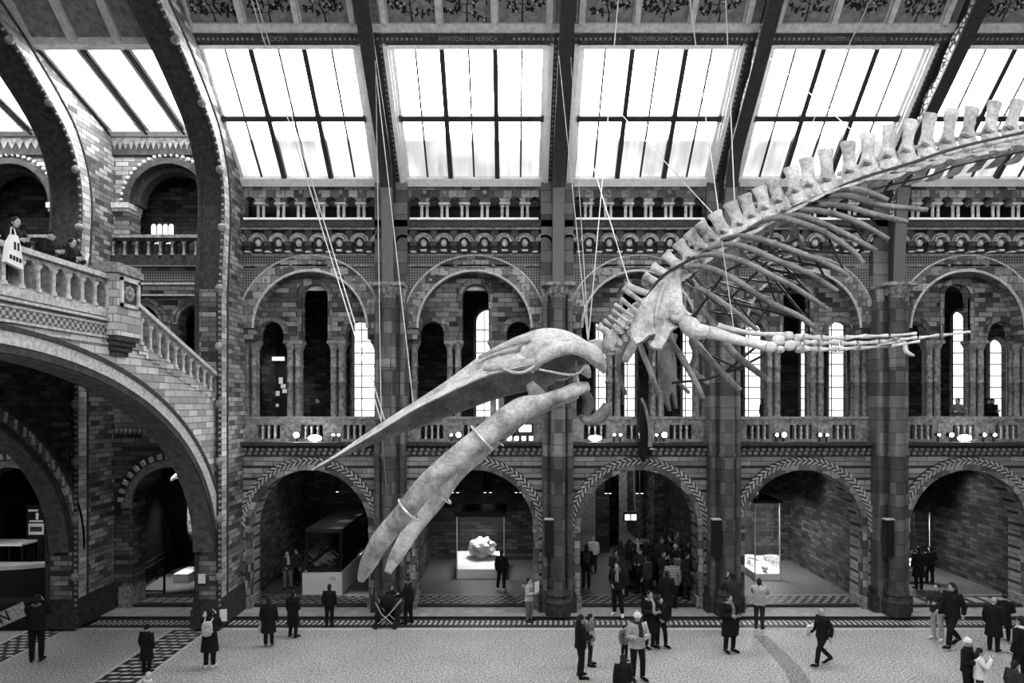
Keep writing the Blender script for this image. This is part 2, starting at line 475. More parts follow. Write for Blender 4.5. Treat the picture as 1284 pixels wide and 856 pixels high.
    mb = MB().box(xc - HW, xc + HW, W + 1.2, W + 1.3, 15, 16.6); S(mb, 'passage_back', M['black'], w5)
    ar = empty('eaves_arcade', (xc, W, 15.05), 'row of paired white colonnettes below the %s big skylight from the left' % ORD[b], 'colonnade', 'eaves arcades')
    for i in range(6):
        x = xc + (i - 2.5) * .777
        for sx in (-1, 1):
            mb = MB().lathe([(.085, 15.05), (.085, 15.09), (.062, 15.12), (.058, 15.56), (.075, 15.6), (.085, 15.64)], (x + sx * .105, W + .12, 0), 10)
            mb.build('colonnette', M['stone_l'], ar, True)
        MB().box(x - .21, x + .21, W - .03, W + .35, 15.64, 15.72).build('capital', M['stone_l'], ar)
    # bosses in the spandrels of the little arches
    mb = MB()
    for i in range(8): mb.ball((xc + (i - 3.5) * .777, W - .01, 16.12), (.09, .05, .09), 8, 5)
    S(mb, 'spandrel_bosses', M['stone'], w5, True)
    # ---- gallery parapet
    pz0, pz1, py0, py1 = 6.5, 7.47, 26.5, 26.66
    loops = [[(xc - 2.98, pz0), (xc + 2.98, pz0), (xc + 2.98, pz1 - .1), (xc - 2.98, pz1 - .1)]]
    xs = [xc + d + (k - 1.5) * .235 for d in (-1.66, 0, 1.66) for k in range(4)]
    for x in xs: loops.append(arch(x, 7.08, .08, 6.6, 8))
    pr = empty('gallery_parapet', (xc, 26.58, 6.5), 'carved stone gallery parapet above the %s archway from the left' % ORD[b], 'parapet', 'gallery parapets')
    MB().plate(loops, FX, py0, py1).build('panel', M['stone'], pr)
    MB().box(xc - 2.98, xc + 2.98, py0 - .09, py1 + .08, pz1 - .1, pz1).build('coping', M['stone'], pr)
    for d in (-1.66, 0, 1.66):
        for k in range(3):
            x = xc + d + (k - 1) * .235
            MB().lathe([(.05, 6.6), (.05, 6.66), (.035, 6.7), (.045, 6.8), (.03, 6.98), (.05, 7.02), (.055, 7.08)], (x, py0 - .03, 0), 8).build('baluster', M['stone_l'], pr, True)
    mb = MB()
    for d in (-.84, .84, 2.6, -2.6): mb.box(xc + d - .2, xc + d + .2, py0 - .05, py0, 6.72, 7.22)
    mb.build('panel_moulding', M['stone'], pr)
    # ---- clustered shafts of the screen
    for k, (d, where) in enumerate(((-2.6, 'against its left pier'), (-.86, 'left of its tall opening'), (.86, 'right of its tall opening'), (2.6, 'against its right pier'))):
        cl = empty('shaft_cluster', (xc + d, T2 + .3, 6.5), 'stone shaft cluster in the %s gallery screen from the left, %s' % (ORD[b], where), 'column', 'gallery shaft clusters')
        for sx in (-.16, .16):
            for yy in (T2 + .1, T2 + .38):
                mb = MB().lathe([(.16, 6.5), (.16, 7.4), (.15, 7.46), (.115, 7.5), (.115, 8.78), (.14, 8.8), (.14, 8.86), (.115, 8.88), (.115, 9.4), (.14, 9.42), (.14, 9.48), (.115, 9.5), (.115, 10.12), (.14, 10.16)], (xc + d + sx, yy, 0), 12)
                mb.build('shaft', M['stone'], cl, True)
        mb = MB()
        for sx in (-.16, .16): mb.lathe([(.14, 10.12), (.16, 10.2), (.22, 10.34)], (xc + d + sx, T2 + .1, 0), 8); mb.lathe([(.14, 10.12), (.16, 10.2), (.22, 10.34)], (xc + d + sx, T2 + .38, 0), 8)
        mb.box(xc + d - .38, xc + d + .38, T2 - .08, T2 + .5, 10.34, 10.46)
        mb.build('capital', M['stone'], cl)

# ---------------------------------------------------------------- piers with their shafts
DESC = ['left of the first archway', 'between the first and second archways', 'between the second and third archways', 'between the third and fourth archways', 'between the fourth and fifth archways', 'right of the fifth archway']
for k, x in enumerate(COLX):
    if k == 0: continue
    pr = empty('clustered_pier', (x, W - .5, 0), 'tall stone pier with round shafts and square foot, %s' % DESC[k], 'pier', 'arcade piers')
    mb = MB().box(x - .56, x + .56, W - .45, W + .25, .1, 12.5); mb.box(x - .62, x + .62, W - .3, W + .1, 12.5, 16.4)
    mb.build('pilaster', M['shaft'], pr)
    prof = [(.27, .1), (.27, 5.9), (.31, 5.95), (.31, 6.1), (.27, 6.15), (.27, 9.3), (.29, 9.32), (.29, 9.4), (.27, 9.42), (.27, 11.85), (.3, 11.9)]
    MB().lathe(prof, (x, W - .78, 0), 16).build('shaft', M['shaft'], pr, True)
    for sx in (-1, 1):
        MB().lathe([(.13, .1), (.13, 5.9), (.16, 5.95), (.16, 6.1), (.13, 6.15), (.13, 11.9)], (x + sx * .46, W - .5, 0), 10).build('shaft', M['shaft'], pr, True)
    mb = MB(); mb.lathe([(.27, 11.8), (.3, 12.0), (.42, 12.3), (.5, 12.36)], (x, W - .78, 0), 8)
    for i in range(10):
        g = 2 * PI * i / 10; mb.ball((x + .36 * math.cos(g), W - .78 + .36 * math.sin(g), 12.15), (.09, .09, .14), 6, 5)
    for sx in (-1, 1): mb.lathe([(.13, 11.8), (.2, 12.3)], (x + sx * .46, W - .5, 0), 8)
    mb.box(x - .62, x + .62, W - 1.2, W, 12.34, 12.47)
    mb.build('capital', M['stone'], pr)
    mb = MB(); mb.lathe([(.5, .1), (.52, .62), (.46, .68), (.4, .8), (.44, .86), (.4, .95), (.3, 1.08)], (x, W - .75, 0), 8)
    mb.box(x - .72, x + .72, W - .6, W + .25, .1, .72); mb.box(x - .64, x + .64, W - .5, W + .2, .72, 1.0)
    mb.build('base', M['stone_d'], pr)

# ---------------------------------------------------------------- iron roof ribs
A0 = math.atan(.95); UY, UZ = -math.cos(A0), math.sin(A0); NY, NZ = -math.sin(A0), -math.cos(A0)   # up-slope, inward normal
EZ = 16.39
def RP(s, n): return (W + UY * s + NY * n, EZ + UZ * s + NZ * n)     # roof: s up the slope, n below it
rib_path = [(25.42, 12.47), (25.36, 13.6), (25.25, 14.8), (25.05, 15.9), (24.6, 16.85), (23.9, 17.55), (22.6, 18.65), (20.75, 20.3), (18.6, 22.2), (16.5, 24.0), (14.6, 25.3), (13.0, 25.8)]
rib_path = [tuple(p) for p in catmull(rib_path, 4)]
def offset(path, d):
    out = []
    for i, p in enumerate(path):
        a = path[max(i - 1, 0)]; c = path[min(i + 1, len(path) - 1)]
        ty, tz = c[0] - a[0], c[1] - a[1]; l = math.hypot(ty, tz)
        out.append((p[0] + tz / l * d, p[1] - ty / l * d))
    return out
def strip(mb, path, d0, d1, x0, x1):
    a, b = offset(path, d0), offset(path, d1)
    n = len(path); vs = []
    for x in (x0, x1):
        vs += [(x, y, z) for y, z in a] + [(x, y, z) for y, z in b]
    fs = []
    for i in range(n - 1):
        fs += [(i, i + 1, n + i + 1, n + i), (2 * n + i, 3 * n + i, 3 * n + i + 1, 2 * n + i + 1), (i, 2 * n + i, 2 * n + i + 1, i + 1), (n + i, n + i + 1, 3 * n + i + 1, 3 * n + i)]
    fs += [(0, n, 3 * n, 2 * n), (n - 1, 3 * n - 1, 4 * n - 1, 2 * n - 1)]
    return mb.add(vs, fs)
for k, x in enumerate(COLX):
    if k == 0: continue
    rb = empty('iron_rib', (x, 25.42, 12.47), 'dark iron roof rib rising from the pier %s' % DESC[k], 'roof rib', 'iron roof ribs')
    mb = MB(); strip(mb, rib_path, -.04, .05, x - .23, x + .23); mb.build('flange', M['iron'], rb)
    mb = MB(); strip(mb, rib_path[:13], -.075, -.041, x - .21, x + .21); mb.build('riveted_plate', M['iron_g'], rb)
    mb = MB()
    strip(mb, rib_path, .05, .9, x - .05, x + .05); strip(mb, rib_path, .86, .95, x - .2, x + .2); mb.build('web', M['iron'], rb)
    for sx in (-1, 1):
        mb = MB()
        # leafy scroll that swells and narrows along the web
        n = len(rib_path); lo, hi = [], []
        for i, p in enumerate(rib_path):
            sw = .5 + .5 * math.cos(i * 2 * PI / 3.2)
            lo.append(offset(rib_path, .16 - .06 * sw)[i]); hi.append(offset(rib_path, .42 + .28 * sw)[i])
        vs = []
        for xx in (x + sx * .06, x + sx * .09): vs += [(xx, y, z) for y, z in lo] + [(xx, y, z) for y, z in hi]
        fs = []
        for i in range(8, n - 1):
            fs += [(i, i + 1, n + i + 1, n + i), (2 * n + i, 3 * n + i, 3 * n + i + 1, 2 * n + i + 1), (i, 2 * n + i, 2 * n + i + 1, i + 1), (n + i, n + i + 1, 3 * n + i + 1, 3 * n + i)]
        mb.add(vs, fs); mb.build('scrollwork', M['scroll'], rb)

# ---------------------------------------------------------------- roof: skylights, purlins, painted ceiling
def rbox(mb, x0, x1, s0, s1, n0, n1):
    vs = []
    for x in (x0, x1):
        for s, n in ((s0, n0), (s1, n0), (s1, n1), (s0, n1)):
            y, z = RP(s, n); vs.append((x, y, z))
    return mb.add(vs, [(0, 1, 2, 3), (7, 6, 5, 4), (0, 4, 5, 1), (1, 5, 6, 2), (2, 6, 7, 3), (3, 7, 4, 0)])
S0, S1, SM = .35, 4.95, 2.62
def text(s, size, parent, mat, loc, rot, name='lettering', depth=.004):
    cu = bpy.data.curves.new('t', 'FONT'); cu.body = s; cu.size = size; cu.align_x = 'CENTER'; cu.align_y = 'CENTER'; cu.extrude = depth
    ob = bpy.data.objects.new('t', cu); me = bpy.data.meshes.new_from_object(ob); bpy.data.objects.remove(ob); bpy.data.curves.remove(cu)
    R = Matrix.Translation(loc) @ rot.to_4x4(); me.transform(R); me.materials.clear(); me.materials.append(mat)
    o = bpy.data.objects.new(name, me); COL.objects.link(o)
    if parent: o.parent = parent; o.location = -parent_loc(parent)
    return o
slope_rot = Matrix(((1, 0, 0), (0, UY, NY), (0, UZ, NZ)))
def plant(mb, ml, mf, cx, s0, w, h, seed):
    """a painted spray: stem, side shoots, leaves and a few blossoms, lying on a ceiling panel"""
    r = random.Random(seed)
    def seg(x0, a0, x1, a1, t):
        l = math.hypot(x1 - x0, a1 - a0) or 1; nx, na = -(a1 - a0) / l * t, (x1 - x0) / l * t
        q = [(x0 + nx, a0 + na), (x1 + nx * .6, a1 + na * .6), (x1 - nx * .6, a1 - na * .6), (x0 - nx, a0 - na)]
        vs = []
        for x, a in q: y, z = RP(a, .135); vs.append((x, y, z))
        mb.add(vs, [(0, 1, 2, 3)])
    def leaf(x, a, g, l):
        q = [(0, 0), (l * .3, l * .2), (l * .7, l * .17), (l, 0), (l * .7, -l * .17), (l * .3, -l * .2)]
        vs = []
        for u, v in q:
            y, z = RP(a + u * math.sin(g) + v * math.cos(g), .137); vs.append((x + u * math.cos(g) - v * math.sin(g), y, z))
        ml.add(vs, [(0, 1, 2, 3, 4, 5)])
    x, a, g = cx, s0, PI / 2
    for i in range(6):
        nx, na = x + math.cos(g) * h / 6, a + math.sin(g) * h / 6
        seg(x, a, nx, na, .035 - .004 * i); x, a = nx, na; g = PI / 2 + r.uniform(-.5, .5)
        for sd in (-1, 1):
            bx, ba, bg = x, a, PI / 2 - sd * r.uniform(.9, 1.5)
            for j in range(4):
                l = w * r.uniform(.08, .16); ex, ea = bx + math.cos(bg) * l, ba + math.sin(bg) * l
                if abs(ex - cx) > w * .44 or ea > s0 + h: break
                seg(bx, ba, ex, ea, .016); bx, ba = ex, ea; bg += r.uniform(-.5, .5)
                for q in range(5): leaf(bx, ba, bg + r.uniform(-1.8, 1.8), r.uniform(.1, .2))
                if r.random() < .35:
                    y, z = RP(ba, .14); mf.ball((bx, y, z), (.045, .045, .045), 6, 4)
NAMES = ['SPECIOSA', 'AMYGDALUS PERSICA', 'THEOBROMA CACAO', None, None]
def skylight(b, xc, mirror=False):
    x0, x1 = xc - 2.66, xc + 2.66
    w = S(MB(), 'window_%d' % (b + 1), None) if False else empty('window_%d' % (b + 1), (xc, W, EZ), kind='structure')
    mb = MB()
    rbox(mb, x0 - .16, x0, S0 - .3, S1 + .12, -.05, .22); rbox(mb, x1, x1 + .16, S0 - .3, S1 + .12, -.05, .22); rbox(mb, x0, x0 + .2, S0, S1, -.05, .05); rbox(mb, x1 - .2, x1, S0, S1, -.05, .05)
    rbox(mb, x0 - .02, x0 + .08, S0, S1, -.05, .14); rbox(mb, x1 - .08, x1 + .02, S0, S1, -.05, .14)
    rbox(mb, x0, x1, S0 - .32, S0, -.05, .18); rbox(mb, x0, x1, S1, S1 + .14, -.05, .14)
    S(mb, 'frame', M['white'], w)
    mb = MB()
    for t in (1 / 3, 2 / 3):
        x = x0 + (x1 - x0) * t; rbox(mb, x - .085, x + .085, S0, S1, -.05, .16)
    rbox(mb, x0, x1, SM - .1, SM + .1, -.05, .14)
    S(mb, 'glazing_bars', M['iron'], w)
    mb = MB()
    for t in (1 / 6, .5, 5 / 6):
        x = x0 + (x1 - x0) * t; rbox(mb, x - .032, x + .032, S0, S1, -.03, .04)
    S(mb, 'thin_bars', M['iron'], w)
    mb = MB(); rbox(mb, x0, x1, S0, S1, -.06, -.03); S(mb, 'panes', M['pane'], w)
for b, xc in enumerate(BAYX):
    skylight(b, xc)
    c = S(MB(), 'ceiling', None) if False else empty('ceiling', (xc, W, EZ), kind='structure')
    mb = MB()
    rbox(mb, xc - HW, xc + HW, S1 + .2, S1 + .5, -.1, .2)
    S(mb, 'name_band', M['stone_d'], c)
    y, z = RP(S1 + .35, .204)
    if NAMES[b]: text(NAMES[b], .2, c, M['stone'], Vector((xc, y, z)), slope_rot)
    nl = len(NAMES[b]) if NAMES[b] else (14 if b == 3 else 0)
    if b == 3:      # worn, unreadable lettering
        mb = MB(); r3 = random.Random(3)
        for i in range(26):
            x = xc - 1.0 + i * .078
            if i in (11, 12): continue
            rbox(mb, x - .012, x + .012, S1 + .29, S1 + .41, .2, .204)
            if r3.random() < .6: q = r3.choice((.29, .34, .395)); rbox(mb, x, x + .07, S1 + q, S1 + q + .018, .2, .204)
        S(mb, 'worn_lettering', M['stone'], c)
    mb = MB()
    n = 38
    for i in range(n):
        x = xc - 2.95 + 5.9 * i / (n - 1)
        if abs(x - xc) > .085 * nl: rbox(mb, x - .035, x + .035, S1 + .31, S1 + .39, .2, .215)
    S(mb, 'band_dots', M['stone'], c)
    mb = MB(); rbox(mb, xc - HW, xc + HW, S1 + .56, S1 + .82, -.1, .26); rbox(mb, xc - HW, xc + HW, S1 + .5, S1 + .56, -.1, .18)
    S(mb, 'moulding', M['rafter'], c)
    mb = MB(); rbox(mb, xc - HW, xc + HW, S1 + .82, 17.5, -.1, .13); S(mb, 'painted_boards', M['panel'], c)
    mb = MB()
    for i in range(4):
        x = xc - 2.66 + 5.32 * i / 3; rbox(mb, x - .09, x + .09, S1 + .82, 17.0, .1, .34); rbox(mb, x - .13, x + .13, S1 + .82, 17.0, .1, .2)
    for s in (9.2, 13.2): rbox(mb, xc - HW, xc + HW, s, s + .25, .1, .34)
    S(mb, 'rafters', M['rafter'], c)
    mb, ml, mf = MB(), MB(), MB()
    for i in range(3):
        x = xc - 2.66 + 5.32 * (i + .5) / 3; plant(mb, ml, mf, x, S1 + .84, 1.55, 1.5, b * 10 + i)
    S(mb, 'painted_stems', M['branch'], c); S(ml, 'painted_leaves', M['leaf'], c); S(mf, 'painted_blossoms', M['blossom'], c, True)
    # the other side of the roof, over the camera's gallery
    mb = MB()
    for (s0, s1) in ((-.6, S0), (S1, 17.5)):
        vs = []
        for x in (xc - HW, xc + HW):
            for s, n in ((s0, -.1), (s1, -.1), (s1, .1), (s0, .1)):
                y, z = RP(s, n); vs.append((x, 26.0 - y, z))
        mb.add(vs, [(0, 1, 2, 3), (7, 6, 5, 4), (0, 4, 5, 1), (1, 5, 6, 2), (2, 6, 7, 3), (3, 7, 4, 0)])
    S(mb, 'painted_boards', M['panel'], c)
    mb = MB(); vs = []
    for x in (xc - 2.66, xc + 2.66):
        for s, n in ((S0, -.06), (S1, -.06), (S1, -.03), (S0, -.03)):
            y, z = RP(s, n); vs.append((x, 26.0 - y, z))
    mb.add(vs, [(0, 1, 2, 3), (7, 6, 5, 4), (0, 4, 5, 1), (1, 5, 6, 2), (2, 6, 7, 3), (3, 7, 4, 0)])
    o = S(mb, 'window_%d' % (b + 11), M['pane3'])
# dark strips with lozenges between the skylights, with pale mouldings
for k, x in enumerate(COLX):
    tr = empty('trim_%d' % (k + 1), (x, W, EZ), kind='structure')
    mb = MB(); rbox(mb, x - .36, x + .36, -.1, 17, -.1, .12); S(mb, 'boards', M['iron'], tr)
    mb = MB()
    for sx in (-1, 1): rbox(mb, x + sx * .4 - .06, x + sx * .4 + .06, -.1, 17, -.1, .2)
    S(mb, 'mouldings', M['rafter'], tr)
    mb = MB()
    for sx in (-1, 1):
        for i in range(30):
            s = .2 + i * .18; q = []
            for ds, dx in ((-.06, 0), (0, .045), (.06, 0), (0, -.045)):
                y, z = RP(s + ds, .125); q.append((x + sx * .27 + dx, y, z))
            mb.add(q, [(0, 1, 2, 3)])
    S(mb, 'lozenges', M['stone'], tr)

# ================================================================= ALCOVES, GALLERY AND FLOORS
RI = 28.0; LE = -26.0
for k, x in enumerate(COLX):
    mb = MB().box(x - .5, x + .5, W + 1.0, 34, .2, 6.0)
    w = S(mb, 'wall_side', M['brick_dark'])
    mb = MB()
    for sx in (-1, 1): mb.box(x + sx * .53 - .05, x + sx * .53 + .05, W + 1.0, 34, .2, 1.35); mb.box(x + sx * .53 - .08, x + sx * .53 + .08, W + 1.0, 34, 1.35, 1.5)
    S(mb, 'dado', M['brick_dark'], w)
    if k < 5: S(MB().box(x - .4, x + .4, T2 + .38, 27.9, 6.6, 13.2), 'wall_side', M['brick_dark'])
for b, xc in enumerate(BAYX):
    if b != 2:
        mb = MB().box(xc - HW, xc + HW, 34, 34.2, .2, 6.0); S(mb, 'wall_back', M['brick_dark'])
mb = MB().box(LE, RI, W + .5, 42, 6.0, 6.45); S(mb, 'ceiling', M['stone_d'])
mb = MB().box(LE, RI, T2 + .6, 34, 13.2, 13.4); S(mb, 'ceiling', M['stone_d'])
# corridor behind the third archway
xc = BAYX[2]
co_ = MB()
co_.box(xc - HW, xc - 2.2, 34, 42, .2, 6); co_.box(xc + 2.2, xc + HW, 34, 42, .2, 6)
cw = S(co_, 'wall_side', M['brick_mid']); mb = MB().box(xc - HW, xc + HW, 42, 42.2, .2, 6); S(mb, 'wall_back', M['stone'])
# gallery back wall with daylit lancets: (x px, half width px, top px)
YB = 32.5
LAN = [(457, 14, 384), (612, 15, 388), (754, 7, 398), (790, 7, 402), (864, 8, 405), (945, 11, 398), (1008, 4, 402), (1050, 11, 396), (1203, 10, 390), (1250, 11, 425)]
loops = [[(LE, 6.45), (RI, 6.45), (RI, 13.3), (LE, 13.3)]]
lanc = []
for px, hwp, top in LAN:
    cx, r, zt = X(px, YB), hwp * YB / FPX, Z(top, YB); lanc.append((cx, r, zt)); loops.append(arch(cx, zt - r, r, 7.1, 12))
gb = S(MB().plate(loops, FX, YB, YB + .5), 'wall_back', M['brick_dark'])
for i, (cx, r, zt) in enumerate(lanc):
    w = S(MB().plate([arch(cx, zt - r, r, 7.1, 12)], FX, YB + .3, YB + .33), 'window_%d' % (i + 21), M['window'])
    mb = MB()
    for z in [7.1 + .55 * j for j in range(10) if 7.1 + .55 * j < zt - r]: mb.box(cx - r, cx + r, YB + .27, YB + .3, z - .022, z + .022)
    mb.box(cx - r * .35 - .02, cx - r * .35 + .02, YB + .27, YB + .3, 7.1, zt - r * .1)
    S(mb, 'leading', M['iron'], w)
    mb = MB().ring((cx, zt - r), r, r + .12, 0, PI, FX, YB - .06, YB + .05, 14)
    for sx in (-1, 1): mb.box(cx + sx * (r + .06) - .06, cx + sx * (r + .06) + .06, YB - .06, YB + .05, 7.1, zt - r)
    S(mb, 'surround', M['stone'], w)

# floors and steps
mb = MB().box(-40, 40, -4, 25.3, -.2, 0); fl = S(mb, 'floor', M['floor'])
YK0, YK1, YK2 = 25.3, 26.42, 27.65
mb = MB().box(-15.4, 40, YK0, YK1, -.2, .1); S(mb, 'floor', M['kerb'])
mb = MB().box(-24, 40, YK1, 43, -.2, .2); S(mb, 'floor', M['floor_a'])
mb = MB().box(-24, -15.4, YK0, YK1, -.2, .1); S(mb, 'floor', M['kerb'])
mb = MB()
mb.box(-40, 40, 24.05, 24.28, 0, .006); S(mb, 'trim_20', M['tile_l'])
t1 = S(MB().box(-40, 40, 24.28, 25.3, 0, .005), 'trim_21', M['tile_d'])
mb = MB()
for i in range(-80, 200):
    x = i * .19
    mb.prism([(x, 24.62), (x + .1, 24.62), (x + .13, 24.85), (x + .03, 24.85)], FZ, .005, .009); mb.prism([(x + .05, 24.9), (x + .15, 24.9), (x + .12, 25.08), (x + .02, 25.08)], FZ, .005, .009)
S(mb, 'border_tiles', M['tile_l'], t1)
S(MB().box(-40, 40, YK0 - .012, YK0, 0, .094), 'trim_22', M['tile_d'])
S(MB().box(-40, 40, YK1 - .012, YK1, .1, .194), 'trim_23', M['tile_d'])
for b in range(-2, 5):
    xc = BAYX[0] + b * PITCH
    if b == -1: xc = -13.25
    if b == -2: xc = -19.6
    hw = HW - .6 if b >= 0 else 2.0
    t = S(MB().box(xc - hw, xc + hw, YK1, YK2, .2, .205), 'trim_%d' % (24 + b + 2), M['tile_d'])
    mb = MB()
    if b in (-1, 4):
        n = 8
        for i in range(n):
            x = xc - hw + .25 + i * (2 * hw - .5) / n; mb.box(x, x + .36, YK1 + .25, YK2 - .2, .205, .21)
    else:
        n = 13
        for i in range(n):
            for j in range(4):
                x = xc - hw + .25 + (i + .5 * (j % 2)) * (2 * hw - .5) / n; y = YK1 + .2 + j * .25
                mb.prism([(x, y), (x + .2, y + .04), (x + .26, y + .16), (x + .05, y + .12)], FZ, .205, .21)
    S(mb, 'inlay_tiles', M['kerb'], t)
    S(MB().box(xc - hw, xc + hw, YK2, YK2 + .12, .2, .208), 'trim_%d' % (31 + b + 2), M['kerb'])
# inlaid tile bands running out across the hall floor
for i, (xa, xb) in enumerate(((-12.0, -10.68), (-17.0, -15.7))):
    t = S(MB().box(xa, xb, 2, 24.05, 0, .005), 'trim_%d' % (40 + i), M['tile_d'])
    mb = MB()
    for sx in (xa, xb): mb.box(sx - .06, sx + .06, 2, 24.05, .004, .009)
    S(mb, 'edge_lines', M['tile_l'], t)
    mb = MB(); xm = (xa + xb) / 2
    for j in range(44):
        y = 11.8 + j * .28
        for q in (-1, 0, 1):
            x = xm + q * .36 + (.09 if j % 2 else -.09); mb.prism([(x - .15, y), (x, y + .09), (x + .15, y), (x, y - .09)] if i else [(x - .17, y - .06), (x + .09, y - .06), (x + .17, y + .06), (x - .09, y + .06)], FZ, .005, .009)
    S(mb, 'inlay_tiles', M['tile_l'], t)
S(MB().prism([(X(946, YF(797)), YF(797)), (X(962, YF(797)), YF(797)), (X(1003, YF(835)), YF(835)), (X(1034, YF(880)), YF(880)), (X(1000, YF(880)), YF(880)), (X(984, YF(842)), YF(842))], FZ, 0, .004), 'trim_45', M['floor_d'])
# ================================================================= STONE TRANSVERSE ARCHES AND THE BRIDGE (left)
XA = (-11.12, -10.35); XB = (-16.36, -15.4)
intr = [(24.0, 0.1), (24.0, 12.0), (24.25, 14.6), (24.15, 15.9), (23.65, 17.0), (22.95, 17.72), (21.5, 18.72), (20.2, 19.45), (18.6, 20.3), (16.8, 21.2), (15, 21.9), (13, 22.4)]
curve = intr[:2] + [tuple(p) for p in catmull(intr[1:], 4)][1:]
for k, (xa, xb) in enumerate((XA, XB)):
    nm = 'nearer' if k == 0 else 'farther'
    ol = [(26.6, .1)] + curve + [(13, 29.0), (20.2, 22.2), (26.35, 16.45 if k == 0 else 18.2)]
    if k: ol = [(26.6, .1)] + curve + [(13, 23.6), (19.0, 20.5), (26.6, 18.25)]
    sa = empty('transverse_arch', (xb, 24, 0), 'great stone roof arch %s' % ('right of the bridge stair, the nearer of two' if k == 0 else 'left of the small balustraded opening, behind the bridge'), 'arch', 'great stone arches')
    MB().prism(ol, FY, xa, xb).build('arch_body', M['brick'], sa)
    # voussoir face and edge rolls
    mb = MB(); strip(mb, curve, .02, .62, xb - .01, xb + .06); mb.build('voussoirs', M['bridge'], sa)
    mb = MB(); strip(mb, [q for q in curve if q[1] > 2.6], -.03, .02, xa + .06, xb - .02); mb.build('soffit_band', M['stone_d'], sa)
    mb = MB()
    for d, r in ((-.02, .09), (.66, .05)):
        mb.tube([(xb + .06, y, z) for y, z in offset(curve, d)], r, 8)
    for x in (xa + .05,): mb.tube([(x, y, z) for y, z in offset(curve, -.02)], .08, 8)
    mb.build('edge_rolls', M['stone_d'], sa, True)
    mb = MB(); op = offset(curve, -.04); acc = 0
    for i in range(1, len(op) - 1):
        p, q = op[i - 1], op[i]; l = math.hypot(q[0] - p[0], q[1] - p[1]); n = max(1, int(l / .2))
        for j in range(n):
            t = j / n; y, z = p[0] + (q[0] - p[0]) * t, p[1] + (q[1] - p[1]) * t
            if z > 23: continue
            mb.ball((xb + .1, y - .03, z), (.06, .06, .06), 6, 4)
            acc += l / n
            if acc > 2.0:
                acc = 0; mb.ball((xb + .1, y - .06, z), (.16, .14, .16), 8, 5)
    mb.build('bead_moulding', M['stone'], sa, True)
    mb = MB().box(xa - .12, xb + .14, 23.85, 26.7, .1, .75); mb.box(xa - .08, xb + .1, 23.9, 26.7, .75, .95); mb.box(xa - .06, xb + .08, 23.93, 26.7, .95, 1.1)
    mb.build('base', M['stone_d'], sa)

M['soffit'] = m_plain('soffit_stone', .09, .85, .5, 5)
# ---- the bridge: two arched side walls and a deck
def ell(a, b, y): 
    q = 1 - ((y - 13.0) / a) ** 2
    return 2.8 + b * math.sqrt(max(q, 0))
for k, xf in enumerate((-10.42, -15.45)):
    ys = [13 - 10.8 * math.cos(PI * i / 48) for i in range(49)]
    low = [(y, ell(10.8, 6.25, y)) for y in ys]
    if k == 0:
        top = [(24.02, 8.25), (18.6, 9.72), (18.6, 10.4), (7.4, 10.4), (7.4, 9.72), (1.98, 8.25)]
    else: top = [(24.02, 10.4), (1.98, 10.4)]
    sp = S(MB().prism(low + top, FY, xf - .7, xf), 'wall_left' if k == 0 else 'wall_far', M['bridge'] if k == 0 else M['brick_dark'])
    def eb(a0, b0, a1, b1, d0, d1, mat, name, n=60, y0=1.9):
        mb = MB(); vs = []; fs = []
        for i in range(n + 1):
            g = PI * i / n
            for a, bb, d in ((a0, b0, d0), (a1, b1, d0), (a1, b1, d1), (a0, b0, d1)):
                vs.append((xf + d, 13 - a * math.cos(g), 2.8 + bb * math.sin(g)))
        for i in range(n):
            o = i * 4
            for q in range(4): fs.append((o + q, o + (q + 1) % 4, o + 4 + (q + 1) % 4, o + 4 + q))
        mb.add(vs, fs); S(mb, name, mat, sp)
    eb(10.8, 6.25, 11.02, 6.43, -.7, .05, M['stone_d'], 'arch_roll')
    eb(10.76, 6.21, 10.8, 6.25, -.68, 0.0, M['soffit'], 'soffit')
    eb(11.02, 6.43, 11.42, 6.72, -.1, .07, M['stone_l'] if k == 0 else M['voussoir'], 'voussoirs')
    eb(11.42, 6.72, 11.55, 6.82, -.1, .11, M['stone_d'], 'hood_mould')
    if k == 1:
        mb = MB()
        for i in range(60):
            g = PI * (i + .5) / 60
            mb.mbox(Matrix.Translation((xf + .07, 13 - 11.22 * math.cos(g), 2.8 + 6.58 * math.sin(g))) @ Matrix.Rotation(g + .6, 4, 'X'), .06, .12, .3)
        S(mb, 'rope_moulding', M['stone_l'], sp)
    if k == 0:
        mb = MB()
        mb.box(xf - .02, xf + .06, 8.0, 18.0, 10.2, 10.42)
        for z0, z1, d in ((10.1, 10.16, .1), (9.98, 10.02, .05), (9.66, 9.72, .06), (9.5, 9.55, .04)): mb.box(xf - .02, xf + d, 8.0, 17.6, z0, z1)
        S(mb, 'string_course', M['stone_l'], sp)
        mb = MB().box(xf - .02, xf + .03, 8.0, 17.5, 9.74, 9.97); S(mb, 'chequer_band', m_check('chequer_band_tiles', .1, .45, .2, False), sp)
mb = MB().box(-16.1, -11.1, 2, 24, 9.55, 9.75); S(mb, 'ceiling', M['stone_d'])
mb = MB().box(-16.1, -10.45, 7.4, 18.6, 9.75, 10.4); S(mb, 'floor', M['stone_d'])
# beams under the deck
mb = MB()
for y in (12.5, 15.5, 18.5, 21.5): mb.box(-15.4, -11.1, y - .25, y + .25, 9.2, 9.55)
S(mb, 'trim_50', M['stone'])

